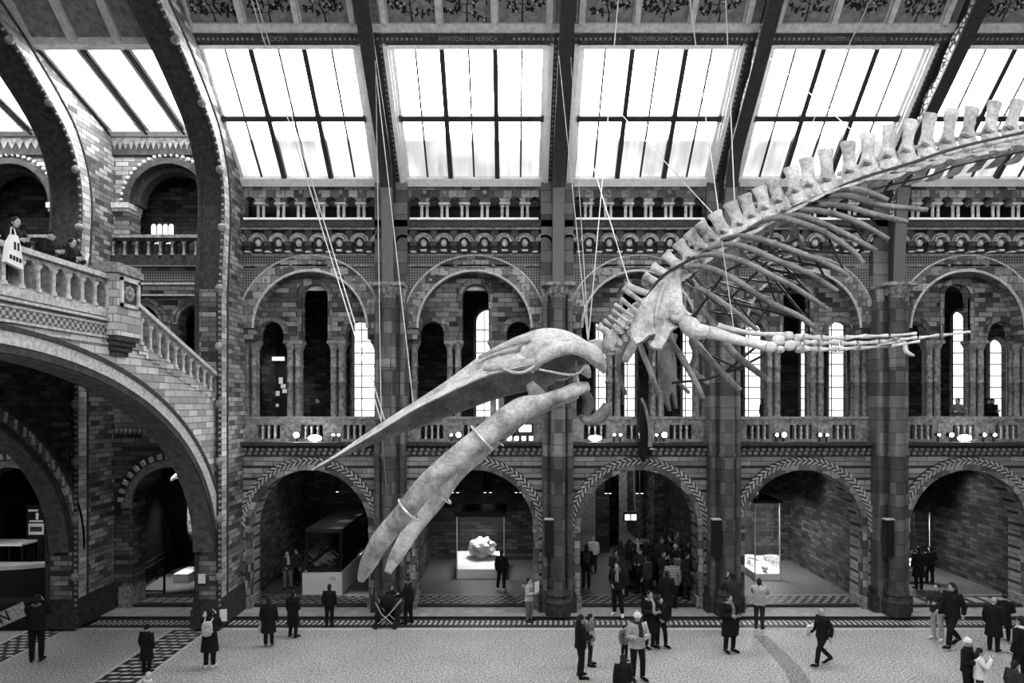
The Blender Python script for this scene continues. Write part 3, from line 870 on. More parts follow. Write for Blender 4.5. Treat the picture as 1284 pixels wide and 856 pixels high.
# ---- bridge balustrade
def balustrade(label, x, y0, y1, zb0, zb1, zt0, zt1, n, name='stair_balustrade', group='bridge balustrades', along='Y', mat='stone'):
    """row of little arches on colonnettes between a sloping or level base and rail"""
    r0 = empty(name, ((x, y0, zb0) if along == 'Y' else (y0, x, zb0)), label, 'balustrade', group)
    fn = FY if along == 'Y' else FX
    zb = lambda t: zb0 + (zb1 - zb0) * t
    zt = lambda t: zt0 + (zt1 - zt0) * t
    L = y1 - y0; p = L / n
    loops = [[(y0, zb(0) + .0), (y1, zb(1) + .0), (y1, zt(1) - .1), (y0, zt(0) - .1)]]
    for i in range(n):
        t = (i + .5) / n; yc = y0 + L * t; r = abs(p) * .35
        h = zt(t) - zb(t); sl = (zb1 - zb0) / L
        lp = [(yc - r, zb(t) + .05 - r * sl * -1 * -1), (yc + r, zb(t) + .05 + r * sl)]
        lp = [(yc - r, zb(t) + .05 - r * sl)] + [(yc - r * math.cos(PI * j / 8), zt(t) - .2 - r + r * math.sin(PI * j / 8)) for j in range(9)] + [(yc + r, zb(t) + .05 + r * sl)]
        loops.append(lp)
    MB().plate(loops, fn, x - .22, x).build('arcade_panel', M[mat], r0)
    mb = MB(); q = [(y0, zt(0) - .1), (y1, zt(1) - .1), (y1, zt(1) + .02), (y0, zt(0) + .02)]
    mb.prism(q, fn, x - .3, x + .08); mb.build('rail', M['stone_l' if mat != 'stone_d' else 'stone'], r0)
    for i in range(n + 1):
        t = i / n; yc = y0 + L * t; h = zt(t) - zb(t)
        c = (x + .02, yc, 0) if along == 'Y' else (yc, x - .24, 0)
        MB().lathe([(.075, zb(t)), (.075, zb(t) + .06), (.042, zb(t) + .1), (.042, zb(t) + h * .56), (.085, zb(t) + h * .64), (.085, zb(t) + h * .68)], c, 8).build('baluster', M['stone_l' if mat != 'stone_d' else 'stone'], r0, True)
    return r0
balustrade('level stone balustrade of the bridge below the leaning visitors', -10.4, 9.35, 17.5, 10.42, 10.42, 11.28, 11.28, 16)
balustrade('sloping stone balustrade running down from the square newel to the long wall', -10.4, 18.62, 24.0, 9.75, 8.28, 10.86, 9.02, 11, group='bridge balustrades')
nw = empty('newel_pier', (-10.4, 18.05, 9.5), 'square stone newel with a carved framed panel at the head of the bridge stair', 'newel')
mb = MB().box(-10.75, -10.12, 17.5, 18.6, 9.75, 11.35); mb.build('shaft', M['bridge'], nw)
mb = MB().box(-10.8, -10.06, 17.44, 18.66, 11.35, 11.52); mb.box(-10.75, -10.12, 17.5, 18.6, 11.52, 11.62); mb.build('cap', M['stone'], nw)
mb = MB()
for i in range(4): mb.box(-10.75, -10.14 - .07 * i, 17.52 + .05 * i, 18.58 - .05 * i, 9.62 - .13 * i, 9.75 - .13 * i)
mb.build('corbel', M['stone_d'], nw)
mb = MB()
for q in ((17.62, 18.48, 11.17, 11.26), (17.62, 18.48, 10.5, 10.59), (17.62, 17.71, 10.5, 11.26), (18.39, 18.48, 10.5, 11.26)): mb.box(-10.14, -10.06, *q)
mb.build('panel_frame', M['stone_l'], nw)
mb = MB().box(-10.13, -10.11, 17.7, 18.4, 10.58, 11.18); mb.build('panel', M['stone_d'], nw)
mb = MB()
for g in range(8): mb.ball((-10.11, 18.05 + .17 * math.cos(g * PI / 4), 10.88 + .15 * math.sin(g * PI / 4)), (.03, .08, .07), 8, 5)
mb.ball((-10.11, 18.05, 10.88), (.05, .08, .08)); mb.build('carved_leaf', M['stone'], nw, True)
# the flight behind its balustrade, with steps showing along the wall
mb = MB()
for i in range(14):
    y = 18.6 + i * .386; z = 9.72 - i * .105
    mb.box(-12.4, -10.38, y, y + .4, z - .26, z)
S(mb, 'stair_flight', M['bridge'])

# ================================================================= THE TWO BAYS UNDER THE BRIDGE
def low_bay(x0, x1, no):
    xc, hw = (x0 + x1) / 2, (x1 - x0) / 2
    ol = [(x0, 0)] + arch(xc, 4.1, 1.42, 0, 20) + [(x1, 0), (x1, 6.4), (x0, 6.4)]
    w = S(MB().plate([ol], FX, W + .1, W + 1.0), 'wall_back', M['brick_mid'])
    mb = MB().ring((xc, 4.1), 1.42, 1.68, 0, PI, FX, W, W + .2, 24); S(mb, 'arch_roll', M['stone'], w)
    mb = MB()
    for i in range(17):
        g = PI * (i + .5) / 17; mb.mbox(Matrix.Translation((xc + 1.84 * math.cos(g), W + .05, 4.1 + 1.84 * math.sin(g))) @ Matrix.Rotation(-(g - PI / 2), 4, 'Y'), .16, .14, .22)
    S(mb, 'arch_blocks', M['stone_l'], w)
    mb = MB().ring((xc, 4.1), 1.7, 2.02, 0, PI, FX, W + .04, W + .12, 24); S(mb, 'arch_band', M['stone_d'], w)
    mb = MB()
    for sx in (-1, 1): mb.box(xc + sx * 1.6 - .2, xc + sx * 1.6 + .2, W - .02, W + 1, 3.95, 4.15); mb.box(xc + sx * 1.65 - .25, xc + sx * 1.65 + .25, W - .02, W + 1, .1, .9)
    S(mb, 'impost', M['stone'], w)
    mb = MB()
    for i in range(24):
        x = x0 + (i + .5) * (x1 - x0) / 24; mb.ball((x, W + .08, 6.9), (.07, .05, .12), 6, 4)
    S(mb, 'frieze_bosses', M['stone'], w)
    # first floor: two arches
    ol = [(x0, 6.4)]
    for d in (-1.08, 1.08): ol += arch(xc + d, 11.05, .72, 7.4, 16)
    ol += [(x1, 6.4), (x1, 13.3), (x0, 13.3)]
    ol = [(x0, 6.4), (x1, 6.4), (x1, 13.3), (x0, 13.3)]
    w = S(MB().plate([ol] + [arch(xc + d, 11.05, .72, 7.4, 16) for d in (-1.08, 1.08)], FX, W + .1, W + .7), 'wall_back', M['tymp'])
    mb = MB()
    for d in (-1.08, 1.08):
        mb.ring((xc + d, 11.05), .72, .84, 0, PI, FX, W, W + .2, 20); mb.ring((xc + d, 11.05), .9, 1.05, 0, PI, FX, W + .04, W + .12, 20)
    S(mb, 'arch_roll', M['voussoir'], w)
    # frieze and upper parapet
    mb = MB().box(x0, x1, W - .1, W + .7, 12.55, 12.62); mb.box(x0, x1, W - .1, W + .7, 13.25, 13.32); mb.box(x0, x1, W - .18, W + .7, 12.1, 12.16); S(mb, 'string_course', M['stone_l'], w)
    mb = MB().box(x0, x1, W + .02, W + .09, 12.68, 13.1); S(mb, 'diaper_panel', M['diaper'], w)
    mb = MB()
    for i in range(13):
        x = x0 + (i + .5) * (x1 - x0) / 13; mb.ball((x, W + .02, 13.48), (.11, .06, .1), 8, 5)
    S(mb, 'bosses', M['stone'], w, True)
    balustrade('small balustrade across the upper opening %s' % ('between the two great stone arches' if no == 0 else 'left of the farther great stone arch'), W + .1, x0 + .1, x1 - .1, 13.65, 13.65, 14.42, 14.42, 9, 'upper_balustrade', 'upper balustrades', 'X', 'stone_d')
    S(MB().box(x0, x1, W - .15, W + 3, 13.3, 13.65), 'ledge', M['stone_d'])
    # second floor: one big arch
    ol = [(x0, 13.65)] + arch(xc, 15.72, 1.55, 13.65, 22) + [(x1, 13.65), (x1, 18.5), (x0, 18.5)]
    w = S(MB().plate([ol], FX, W + .1, W + .9), 'wall_back', M['brick'])
    mb = MB().ring((xc, 15.72), 1.5, 1.72, 0, PI, FX, W - .02, W + .3, 26); mb.ring((xc, 15.72), 1.3, 1.5, 0, PI, FX, W + .4, W + .9, 26); S(mb, 'arch_roll', M['stone_d'], w)
    mb = MB()
    for i in range(26):
        g = PI * (i + .5) / 26; mb.ball((xc + 1.84 * math.cos(g), W + .04, 15.72 + 1.84 * math.sin(g)), (.08, .07, .08), 8, 5)
    S(mb, 'arch_bosses', M['stone_l'], w, True)
    mb = MB()
    for sx in (-1, 1): mb.box(xc + sx * 1.9 - .42, xc + sx * 1.9 + .42, W - .1, W + .9, 15.5, 15.7); mb.box(xc + sx * 1.88 - .36, xc + sx * 1.88 + .36, W - .04, W + .9, 15.38, 15.5)
    S(mb, 'impost', M['stone_l'], w)
    mb = MB().box(x0, x1, W - .02, W + .12, 17.55, 18.3); S(mb, 'eaves_band', M['stone_d'], w)
    mb = MB(); n = 20
    for i in range(n):
        a = x0 + i * (x1 - x0) / n; c = x0 + (i + 1) * (x1 - x0) / n
        mb.prism([(a, 18.05), ((a + c) / 2, 17.75), (c, 18.05), (c, 18.2), (a, 18.2)], FX, W - .06, W)
    S(mb, 'zigzag', M['stone'], w)
    # back walls and rooms behind
    S(MB().box(x0, x1, 34, 34.2, 0, 6), 'wall_back', M['black'])
    S(MB().box(x0, x1, W + 2.2, W + 2.4, 13.3, 18.6), 'wall_back', M['brick_dark'])
    S(MB().box(x0, x1, W + .5, W + 2.4, 18.5, 18.7), 'ceiling', M['stone_d'])
    # skylight at a low pitch
    t16 = (19.62 - 18.42) / 4.1
    def RQ(y, n): return 18.42 + (26.15 - y) * t16 - n
    def qb(mb, xa, xb, ya, yb, n0, n1):
        vs = []
        for x in (xa, xb):
            for y, n in ((ya, n0), (yb, n0), (yb, n1), (ya, n1)): vs.append((x, y, RQ(y, n)))
        return mb.add(vs, [(0, 1, 2, 3), (7, 6, 5, 4), (0, 4, 5, 1), (1, 5, 6, 2), (2, 6, 7, 3), (3, 7, 4, 0)])
    w = empty('window_%d' % (41 + no), (xc, W, 18.4), kind='structure')
    mb = MB()
    for t in (0, 1 / 3, 2 / 3, 1):
        x = x0 + (x1 - x0) * t
        for d in (-.16, .16): qb(mb, x + d - .05, x + d + .05, 26.2, 22.1, -.05, .14)
        qb(mb, x - .22, x + .22, 26.2, 22.1, -.05, .08)
    qb(mb, x0, x1, 26.25, 25.95, -.05, .16); qb(mb, x0, x1, 25.75, 25.68, -.05, .1); qb(mb, x0, x1, 22.2, 22.0, -.05, .12)
    S(mb, 'frame', M['white'], w)
    mb = MB()
    for t in (0, 1 / 3, 2 / 3, 1):
        x = x0 + (x1 - x0) * t; qb(mb, x - .04, x + .04, 26.1, 22.1, 0, .2)
    S(mb, 'glazing_bars', M['iron'], w)
    S(qb(MB(), x0, x1, 26.2, 22.0, -.06, -.03), 'panes', M['pane2'], w)
    c = empty('ceiling', (xc, 22, 19.6), kind='structure')
    mb = MB(); mb.box(x0, x1, 21.7, 22.05, 19.4, 19.62); S(mb, 'moulding', M['rafter'], c)
    mb = MB(); mb.prism([(21.7, 19.62), (13, 26.8), (13, 27.0), (21.7, 19.9)], FY, x0, x1); S(mb, 'painted_boards', M['panel'], c)
    mb = MB()
    for t in (0, 1 / 3, 2 / 3, 1):
        x = x0 + (x1 - x0) * t; mb.prism([(21.75, 19.4), (13, 26.6), (13, 26.85), (21.75, 19.65)], FY, x - .13, x + .13)
    S(mb, 'rafters', M['rafter'], c)
low_bay(-15.4, -11.1, 0)
low_bay(-22.4, -16.36, 1)
# little daylit window seen through the upper opening
w = empty('window_51', (-13.2, W + 2.1, 14), kind='structure')
mb = MB(); mf = MB()
for i in range(4):
    x = X(190 + 7.3 * i + 3, W + 2.1); mb.plate([arch(x, Z(284, W + 2.1), .11, Z(306, W + 2.1), 8)], FX, W + 2.1, W + 2.13)
    mf.plate([arch(x, Z(284, W + 2.1), .13, Z(307, W + 2.1), 8), arch(x, Z(284, W + 2.1), .11, Z(306, W + 2.1), 8)], FX, W + 2.06, W + 2.12)
S(mb, 'panes', M['window'], w); S(mf, 'frames', M['stone_d'], w)
S(MB().box(-24, -22.4, W, W + 8, 0, 19), 'wall_far', M['brick_dark'])
S(MB().box(-11.0, -10.9, W + 1, 34, 6.4, 13.2), 'wall_side', M['brick_dark'])
S(MB().box(-15.9, -15.8, W + 1, 34, 0.2, 6), 'wall_side', M['black'])  # side wall turned black; the archway's darkness is painted in
S(MB().box(-11.1, -10.7, W + .7, W + 6, 13.2, 18.6), 'wall_side', M['brick_dark']); S(MB().box(-16.0, -15.6, W + .7, W + 6, 13.2, 18.6), 'wall_side', M['brick_dark'])
# ================================================================= THE WHALE SKELETON
YW = 13.0
wh = empty('whale_skeleton', (4.0, YW, 9.0), 'giant whale skeleton diving across the hall on steel cables', 'skeleton')
def part(mb, name, mat=None, parent=None, smooth=True, label=None):
    o = mb.build(name, mat or M['bone'], parent or wh, smooth)
    if label: o['label'] = label
    return o
mir = lambda v: Vector((v[0], 2 * YW - v[1], v[2]))
# ---- skull: lofted cross-sections   (ridge px, ridge py, edge drop, keel drop, half width)
SEC = [(391, 588, 1.5, 3, .05), (410, 576, 3, 6, .12), (430, 563, 4.5, 9, .22), (478, 530, 9, 21, .42), (520, 503, 11, 33, .6), (560, 477, 17, 43, .78),
       (602, 446, 28, 58, .95), (634, 428, 38, 68, 1.12), (661, 417, 42, 72, 1.0), (690, 412, 34, 58, .6), (715, 417, 30, 44, .5), (736, 428, 22, 32, .45), (750, 438, 10, 16, .3)]
SEC = catmull(SEC, 4)
vs = []; fs = []; NP = 16
ax = Vector((.92, -.40)); nr = Vector((.40, .92))
for i, (tx, ty, d1, d2, w) in enumerate(SEC):
    c = P(tx, ty, YW)
    up = (P(tx, ty, YW) - P(tx + nr.x * 10, ty + nr.y * 10, YW)) / 10      # metres per px towards the ridge
    prof = [(0, 0), (.10, .12), (.30, .50), (.55, .72), (.80, .88), (.97, .97), (1.0, 1.04), (.93, 1.10)]
    half = []
    for a, q in prof: half.append((a * w, -q * d1))
    und = [(.82, d1 * 1.0), (.5, d1 * .85), (.26, d1 + (d2 - d1) * .3), (.14, d1 + (d2 - d1) * .9), (0, d2)]
    for a, q in und: half.append((a * w, -q))
    ring = [(-a, q) for a, q in half] + [(a, q) for a, q in half[-2:0:-1]]
    NP = len(ring)
    for a, q in ring: vs.append(c + up * (-q) * -1 + Vector((0, a, 0)))
for i in range(len(SEC) - 1):
    for k in range(NP):
        k2 = (k + 1) % NP; fs.append((i * NP + k, i * NP + k2, (i + 1) * NP + k2, (i + 1) * NP + k))
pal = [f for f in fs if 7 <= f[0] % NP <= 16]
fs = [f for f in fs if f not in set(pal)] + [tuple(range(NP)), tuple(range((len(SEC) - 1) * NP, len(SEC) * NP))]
skull = part(MB().add(vs, fs), 'skull')
part(MB().add(vs, pal), 'palate', M['bone_r'], skull, label='underside of the snout with its shade in darker bone')  # shade under the snout put into a darker bone colour
def wpath(pts, Y, n=5):
    """px path at distance Y (a number or a list)"""
    q = [(p[0], p[1], (Y[i] if hasattr(Y, '__len__') else Y)) + tuple(p[2:]) for i, p in enumerate(pts)]
    return catmull(q, n)
def wtube(mb, pts, Y, n=5, seg=10, flat=1.0, wide=None, both=False, scale=1.0):
    q = wpath(pts, Y, n); c = [P(a, b, y) for a, b, y, r in q]; r = [max(.004, e * y / FPX * scale) for a, b, y, e in q]
    mb.tube(c, r, seg, wide=wide, flat=flat)
    if both: mb.tube([mir(v) for v in c], r, seg, wide=wide, flat=flat)
    return mb
for side in (0, 1):
    def T(pts, Y, **kw):
        m = MB(); wtube(m, pts, Y, **kw)
        if side: m.v = [tuple(mir(v)) for v in m.v]
        return m
    part(T([(671, 462, 4), (678, 451, 7), (694, 442, 8), (714, 436, 9), (733, 438, 11), (747, 447, 12), (755, 459, 8), (758, 467, 3)], [11.8, 11.7, 11.6, 11.55, 11.6, 11.7, 11.8, 11.85], flat=.8), 'cheek_bone', parent=skull)
    part(T([(600, 448, 2), (622, 438, 3), (645, 429, 4), (665, 424, 4)], [12.72, 12.65, 12.5, 12.4], flat=.6), 'brow_bone', parent=skull)
    ra = catmull([(648, 423, 12.75), (668, 414, 12.7), (690, 411, 12.65), (712, 415, 12.65), (732, 425, 12.7), (745, 434, 12.8)], 4); rb_ = catmull([(668, 462, 11.85), (678, 450, 11.7), (694, 440, 11.6), (714, 433, 11.55), (734, 435, 11.6), (748, 444, 11.7)], 4)
    m = MB(); vs = []; fs = []; n = len(ra)
    for d in (0, 7):
        for a, b in zip(ra, rb_):
            for t_ in (0, .35, .7, 1):
                sag = 5 * math.sin(PI * t_); vs.append(P(a[0] + (b[0] - a[0]) * t_, a[1] + (b[1] - a[1]) * t_ + d + sag * .6, a[2] + (b[2] - a[2]) * t_))
    for l in (0, n * 4):
        for i in range(n - 1):
            for k in range(3): fs.append((l + i * 4 + k, l + i * 4 + k + 1, l + i * 4 + k + 5, l + i * 4 + k + 4))
    m.add(vs, fs)
    if side: m.v = [tuple(mir(v)) for v in m.v]
    part(m, 'brow_plate', parent=skull)
    part(T([(606, 462, 3), (632, 459, 7), (655, 456, 7), (672, 455, 4)], [12.1, 12.0, 11.95, 11.9], flat=.6), 'upper_jaw_bone', parent=skull)
    part(T([(628, 461, 2), (640, 466, 2.2), (655, 467, 2.2), (671, 459, 2)], 11.75), 'thin_jugal', parent=skull)
    part(T([(676, 463, 1.3), (695, 467, 1.6), (716, 470, 1.6), (728, 466, 1.3), (735, 455, 1)], 11.7), 'thin_jugal', parent=skull)
    # lower jaw
    jy = [12.05, 12.0, 11.85, 11.7, 11.6, 11.55, 11.55, 11.6, 11.75, 12.0, 12.3, 12.5]
    m = T([(738, 484, 6), (722, 488, 9), (704, 495, 8.5), (678, 505, 11), (652, 514, 15.5), (610, 545, 15.5), (571, 576, 15), (535, 608, 14), (504, 646, 13), (478, 677, 12.7), (461, 708, 10), (453, 726, 5)], jy, n=6, seg=16)
    jawshift = lambda v: Vector((v[0] + .3 * min(1, max(0, (8.2 - v[2]) / 2.2)), v[1], v[2] - .12))
    if side: m.v = [tuple(jawshift(v)) for v in m.v]
    lj = part(m, 'lower_jaw')
    for a, b, c_, d in (((594, 537), (615, 560), 0, 0), ((503, 629), (522, 649), 0, 0)):
        m = MB(); yy = 11.55 if a[0] > 550 else 11.62
        p0, p1 = P(a[0] - 1, a[1] - 1, yy), P(b[0] + 1, b[1] + 1, yy); c = (p0 + p1) / 2; rr = (p1 - p0).length / 2 * 1.06 + .02
        u = (p1 - p0).normalized(); v = Vector((0, 1, 0))
        m.tube([c + (u * math.cos(2 * PI * i / 24) + v * math.sin(2 * PI * i / 24)) * rr for i in range(25)], .022, 6)
        if side: m.v = [tuple(jawshift(mir(q))) for q in m.v]
        part(m, 'strap', M['strap'], lj)
m = MB(); wtube(m, [(676, 500, 12), (670, 490, 9), (664, 480, 5)], 11.75, flat=.4); part(m, 'coronoid', M['bone_r'])
m = MB(); m.ball(P(766, 431, 12.85), (.17, .2, .17), 12, 8); wtube(m, [(765, 424, 6), (761, 416, 5), (757, 411, 3)], 12.85); wtube(m, [(770, 438, 7), (778, 436, 6)], 12.8); part(m, 'atlas')
# throat bones
m = MB(); wtube(m, [(727, 521, 2), (736, 527, 6), (748, 525, 8), (757, 517, 8), (761, 506, 5)], [12.4, 12.3, 12.3, 12.3, 12.3]); part(m, 'throat_bone', M['bone_r'])
m = MB(); wtube(m, [(733, 492, 6), (738, 504, 7), (735, 517, 6), (730, 526, 3)], 13.2); part(m, 'throat_bone', M['bone_r'])
m = MB(); wtube(m, [(722, 452, 1.6), (724, 472, 1.6), (726, 484, 1.6)], 11.9); part(m, 'jaw_hanger', M['strap'])
m = MB(); wtube(m, [(738, 436, 9), (748, 436, 11), (757, 433, 9)], YW); part(m, 'condyle', parent=skull)

# ---- vertebrae: (body centre px, body radius px, spine base px, spine tip px, half width px)
VT = [((766, 431), 11, (766, 422), (754, 411), 5), ((775, 425), 9, (776, 417), (762, 405), 2.6), ((782, 420), 9, (783, 411), (768, 400), 2.6), ((788, 414), 9, (789, 405), (773, 393), 2.8),
      ((794, 409), 9, (796, 399), (777, 386), 3), ((801, 403), 9, (802, 393), (784, 379), 3.2), ((808, 396), 10, (812, 384), (789, 367), 4),
      ((822, 384), 10, (821, 371), (783, 358), 5.5), ((833, 372), 10, (830, 357), (807, 345), 6), ((841, 360), 10, (838, 345), (817, 333), 6.5), ((855, 348), 10, (850, 333), (833, 318), 8),
      ((869, 337), 10, (865, 322), (849, 303), 9), ((883, 326), 10, (880, 311), (863, 290), 9), ((897, 315), 10, (893, 300), (876, 279), 9), ((912, 306), 10, (908, 291), (895, 266), 10),
      ((932, 297), 10, (928, 281), (915, 253), 10), ((947, 288), 10, (942, 271), (932, 244), 10), ((965, 278), 10, (960, 261), (952, 234), 10), ((983, 269), 10, (977, 252), (968, 224), 10),
      ((1004, 258), 10, (998, 240), (991, 209), 10), ((1021, 250), 10, (1015, 233), (1011, 198), 10), ((1043, 243), 10, (1038, 226), (1035, 187), 10), ((1071, 234), 10.5, (1066, 215), (1063, 177), 10),
      ((1093, 225), 10.5, (1088, 206), (1088, 167), 10), ((1118, 216), 10.5, (1113, 197), (1116, 157), 10), ((1141, 209), 10.5, (1136, 190), (1142, 150), 9.5), ((1166, 202), 10.5, (1161, 183), (1166, 142), 10),
      ((1192, 198), 10.5, (1187, 179), (1194, 137), 9.5), ((1218, 192), 11, (1212, 172), (1219, 134), 9.5), ((1246, 186), 11, (1240, 166), (1248, 127), 9.5), ((1271, 181), 11, (1266, 162), (1277, 125), 9.5), ((1297, 176), 11, (1292, 157), (1305, 120), 9.5), ((1323, 171), 11, (1318, 152), (1332, 116), 9.5)]
VT += [((1323 + 27 * j, 171 - 4.5 * j), 11 - .3 * j, (1318 + 27 * j, 152 - 4.5 * j), (1332 + 28 * j, 116 - 4 * j), 9.5 - .3 * j) for j in range(1, 9)]
for i, (bc, br, sb, st, hw_) in enumerate(VT):
    a = VT[max(i - 1, 0)][0]; c = VT[min(i + 1, len(VT) - 1)][0]
    dv = Vector((c[0] - a[0], c[1] - a[1])); L = dv.length / (2 if 0 < i < len(VT) - 1 else 1); dv.normalize()
    B = P(bc[0], bc[1], YW); A = P(bc[0] + dv.x * 10, bc[1] + dv.y * 10, YW) - B; A.normalize()
    if i < 7: st = (st[0] + (st[0] - sb[0]) * .35, st[1] + (st[1] - sb[1]) * .35); br *= .62
    k = YW / FPX; m = MB(); l = L * k * (.44 if i > 7 else .3); r = br * k
    m.tube([B - A * l, B - A * l * .8, B, B + A * l * .8, B + A * l], [r * .92, r * 1.08, r * .84, r * 1.08, r * .92], 14)
    s0, s1 = P(sb[0], sb[1], YW), P(st[0], st[1], YW)
    root = B + (s0 - B) * .35
    w = hw_ * k
    q = [root, s0, s0 + (s1 - s0) * .3, s0 + (s1 - s0) * .65, s0 + (s1 - s0) * .93, s1]
    m.tube(q, [(w * 1.25, .10), (w * 1.15, .085), (w * .78, .06), (w * .82, .06), (w * 1.02, .075), (w * .85, .05)], 12, wide=A)
    # side blades, and the small joint processes pointing forward
    if i > 6:
        for sd in (-1, 1):
            tip = B + Vector((0, sd * (.72 if i > 13 else .38), -.20 if i > 22 else -.06)) + A * (.10 if i > 22 else .0)
            m.tube([B + Vector((0, sd * r * .6, .02)), B + (tip - B) * .6, tip], [(w * .9, .045), (w * .8, .035), (w * 1.1, .03)], 8, wide=A)
            m.tube([s0 + Vector((0, sd * .08, 0)), s0 - A * (L * k * .45) + Vector((0, sd * .16, .07))], [.06, .035], 6)
    else:
        for sd in (-1, 1):
            m.tube([B, B + Vector((0, sd * .45, -.1)) - A * .04], [.07, .045], 6)
            m.tube([s0, s0 + Vector((0, sd * .3, -.02))], [.06, .04], 6)
    part(m, 'vertebra', M['bone'])
m = MB(); m.tube([P(x, y, YW - .3) for x, y in catmull([(800, 392), (825, 352), (850, 334), (880, 318), (920, 297), (960, 278), (1000, 258), (1040, 240), (1084, 222), (1140, 205), (1204, 184), (1284, 166), (1325, 158)], 4)], .028, 6)
part(m, 'support_bar', M['rod'])
m = MB(); m.tube([P(x, y, YW - .24) for x, y in catmull([(1084, 240), (1121, 231), (1164, 221), (1204, 207), (1284, 190)], 4)], .016, 6); part(m, 'support_bar', M['rod'])

# ---- ribs (near side as seen; each has its opposite number across the body)
RB = [[(854, 335), (887, 336), (924, 356), (963, 386), (1000, 379 + 6), (1024, 411)],
      [(856, 355), (882, 364), (917, 387), (950, 414)],
      [(867, 324), (892, 319), (930, 326), (963, 349), (996, 349 + 10), (1037, 386)],
      [(882, 314), (912, 306), (942, 314), (975, 331), (1013, 334), (1050, 364)],
      [(905, 300), (930, 297), (963, 304), (1018, 314 + 6), (1064, 344)],
      [(938, 287), (963, 275), (988, 275), (1033, 291), (1068, 314), (1082, 330)],
      [(960, 274), (1000, 270), (1045, 286), (1099, 314)],
      [(980, 265), (1025, 264), (1070, 276), (1114, 300)],
      [(1005, 256), (1055, 258), (1093, 268), (1138, 278)],
      [(1020, 249), (1063, 246), (1110, 258), (1163, 263)],
      [(1045, 239), (1078, 238), (1114, 251)]]
RB[0] = [(854, 335), (887, 336), (924, 356), (963, 349), (1000, 379), (1024, 411)]
RB[0] = [(854, 335), (887, 335), (924, 352), (963, 378), (1000, 395), (1024, 412)]
RB[2] = [(867, 324), (892, 319), (930, 327), (963, 343), (996, 360), (1037, 387)]
RB[3] = [(882, 314), (912, 306), (942, 312), (975, 327), (1013, 342), (1050, 365)]
RB[4] = [(905, 300), (930, 296), (963, 303), (1018, 323), (1050, 337), (1064, 346)]
RBL = [[(858, 372), (861, 410), (890, 450), (928, 489)], [(838, 395), (843, 428), (856, 450), (872, 478), (881, 499)], [(805, 400), (803, 431), (814, 462), (826, 492)], [(878, 385), (912, 433), (930, 451), (960, 474)]]
for lst, thick in ((RB, 3.5), (RBL, 4.6)):
    for i, pts in enumerate(lst):
        n = len(pts)
        for side in (0, 1):
            yy = [YW - .18 - 1.45 * math.sin(min(1.0, (j / (n - 1)) * 1.25) * PI / 2) for j in range(n)]
            rr = [thick * (.75 + .35 * math.sin(PI * j / (n - 1))) * (1.15 if j == n - 1 else 1) for j in range(n)]
            m = MB(); wtube(m, [p + (r,) for p, r in zip(pts, rr)], yy, n=6, seg=8, flat=.75)
            if side: m.v = [tuple(mir(q)) for q in m.v]
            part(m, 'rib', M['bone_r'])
# braces between the ribs
def rib_pt(pts, t, side=0):
    n = len(pts); u = t * (n - 1); j = min(int(u), n - 2); f = u - j
    px = pts[j][0] + (pts[j + 1][0] - pts[j][0]) * f; py = pts[j][1] + (pts[j + 1][1] - pts[j][1]) * f
    return P(px, py, YW - .18 - 1.35 * math.sin(min(1, t * 1.25) * PI / 2))
order = [1, 0, 2, 3, 4, 5, 6, 7, 8]
for tA, tB in ((.95, .62), (.5, .85)):
    for a, b in zip(order, order[1:]):
        for side in (0, 1):
            p, q = rib_pt(RB[a], tA), rib_pt(RB[b], tB)
            if side: p, q = mir(p), mir(q)
            part(MB().tube([p, q], .022, 5), 'brace_rod', M['rod'])
for pts in ([(842, 480), (885, 476), (925, 462), (960, 444)], [(905, 470), (960, 425)], [(880, 440), (930, 464)], [(860, 350), (905, 385), (960, 330)], [(868, 400), (910, 340), (1000, 300)]):
    part(MB().tube([P(x, y, 12.2) for x, y in pts], .024, 5), 'brace_rod', M['rod'])
# breast bone
m = MB(); wtube(m, [(832, 430, 7), (834, 455, 10), (838, 475, 11), (840, 492, 6)], 12.6, flat=.35); part(m, 'breast_bone', M['bone_r'])

# ---- shoulder blades
OUT = [(853, 338), (855, 360), (856, 380), (862, 390), (868, 394), (853, 409), (842, 416), (836, 428), (829, 440), (818, 438), (813, 434), (820, 427), (822, 420), (812, 422), (803, 430), (796, 433), (790, 424), (789, 415), (792, 405), (797, 393), (806, 378), (816, 365), (832, 349)]
for side in (0, 1):
    m = MB(); yy = 11.45; n = len(OUT)
    cx, cy = 830, 392
    lay = []
    for s, y in ((.94, yy - .075), (1.0, yy - .03), (1.0, yy + .03), (.94, yy + .075)):
        lay.append([P(cx + (x - cx) * s, cy + (p - cy) * s, y + .0000 * x - .22 * ((p - 340) / 100.0 - .5)) for x, p in OUT])
    vs = [v for l in lay for v in l]; fs = []
    for l in range(3):
        for i in range(n):
            j = (i + 1) % n; fs.append((l * n + i, l * n + j, (l + 1) * n + j, (l + 1) * n + i))
    fs += [tuple(range(n)), tuple(range(3 * n, 4 * n))]
    m.add(vs, fs)
    wtube(m, [(858, 392, 7), (850, 400, 6), (840, 396, 3)], yy - .15)
    wtube(m, [(826, 425, 3), (822, 400, 2.6), (828, 370, 2), (836, 352, 1.2)], yy - .1)
    if side: m.v = [tuple(mir(q)) for q in m.v]
    part(m, 'shoulder_blade')
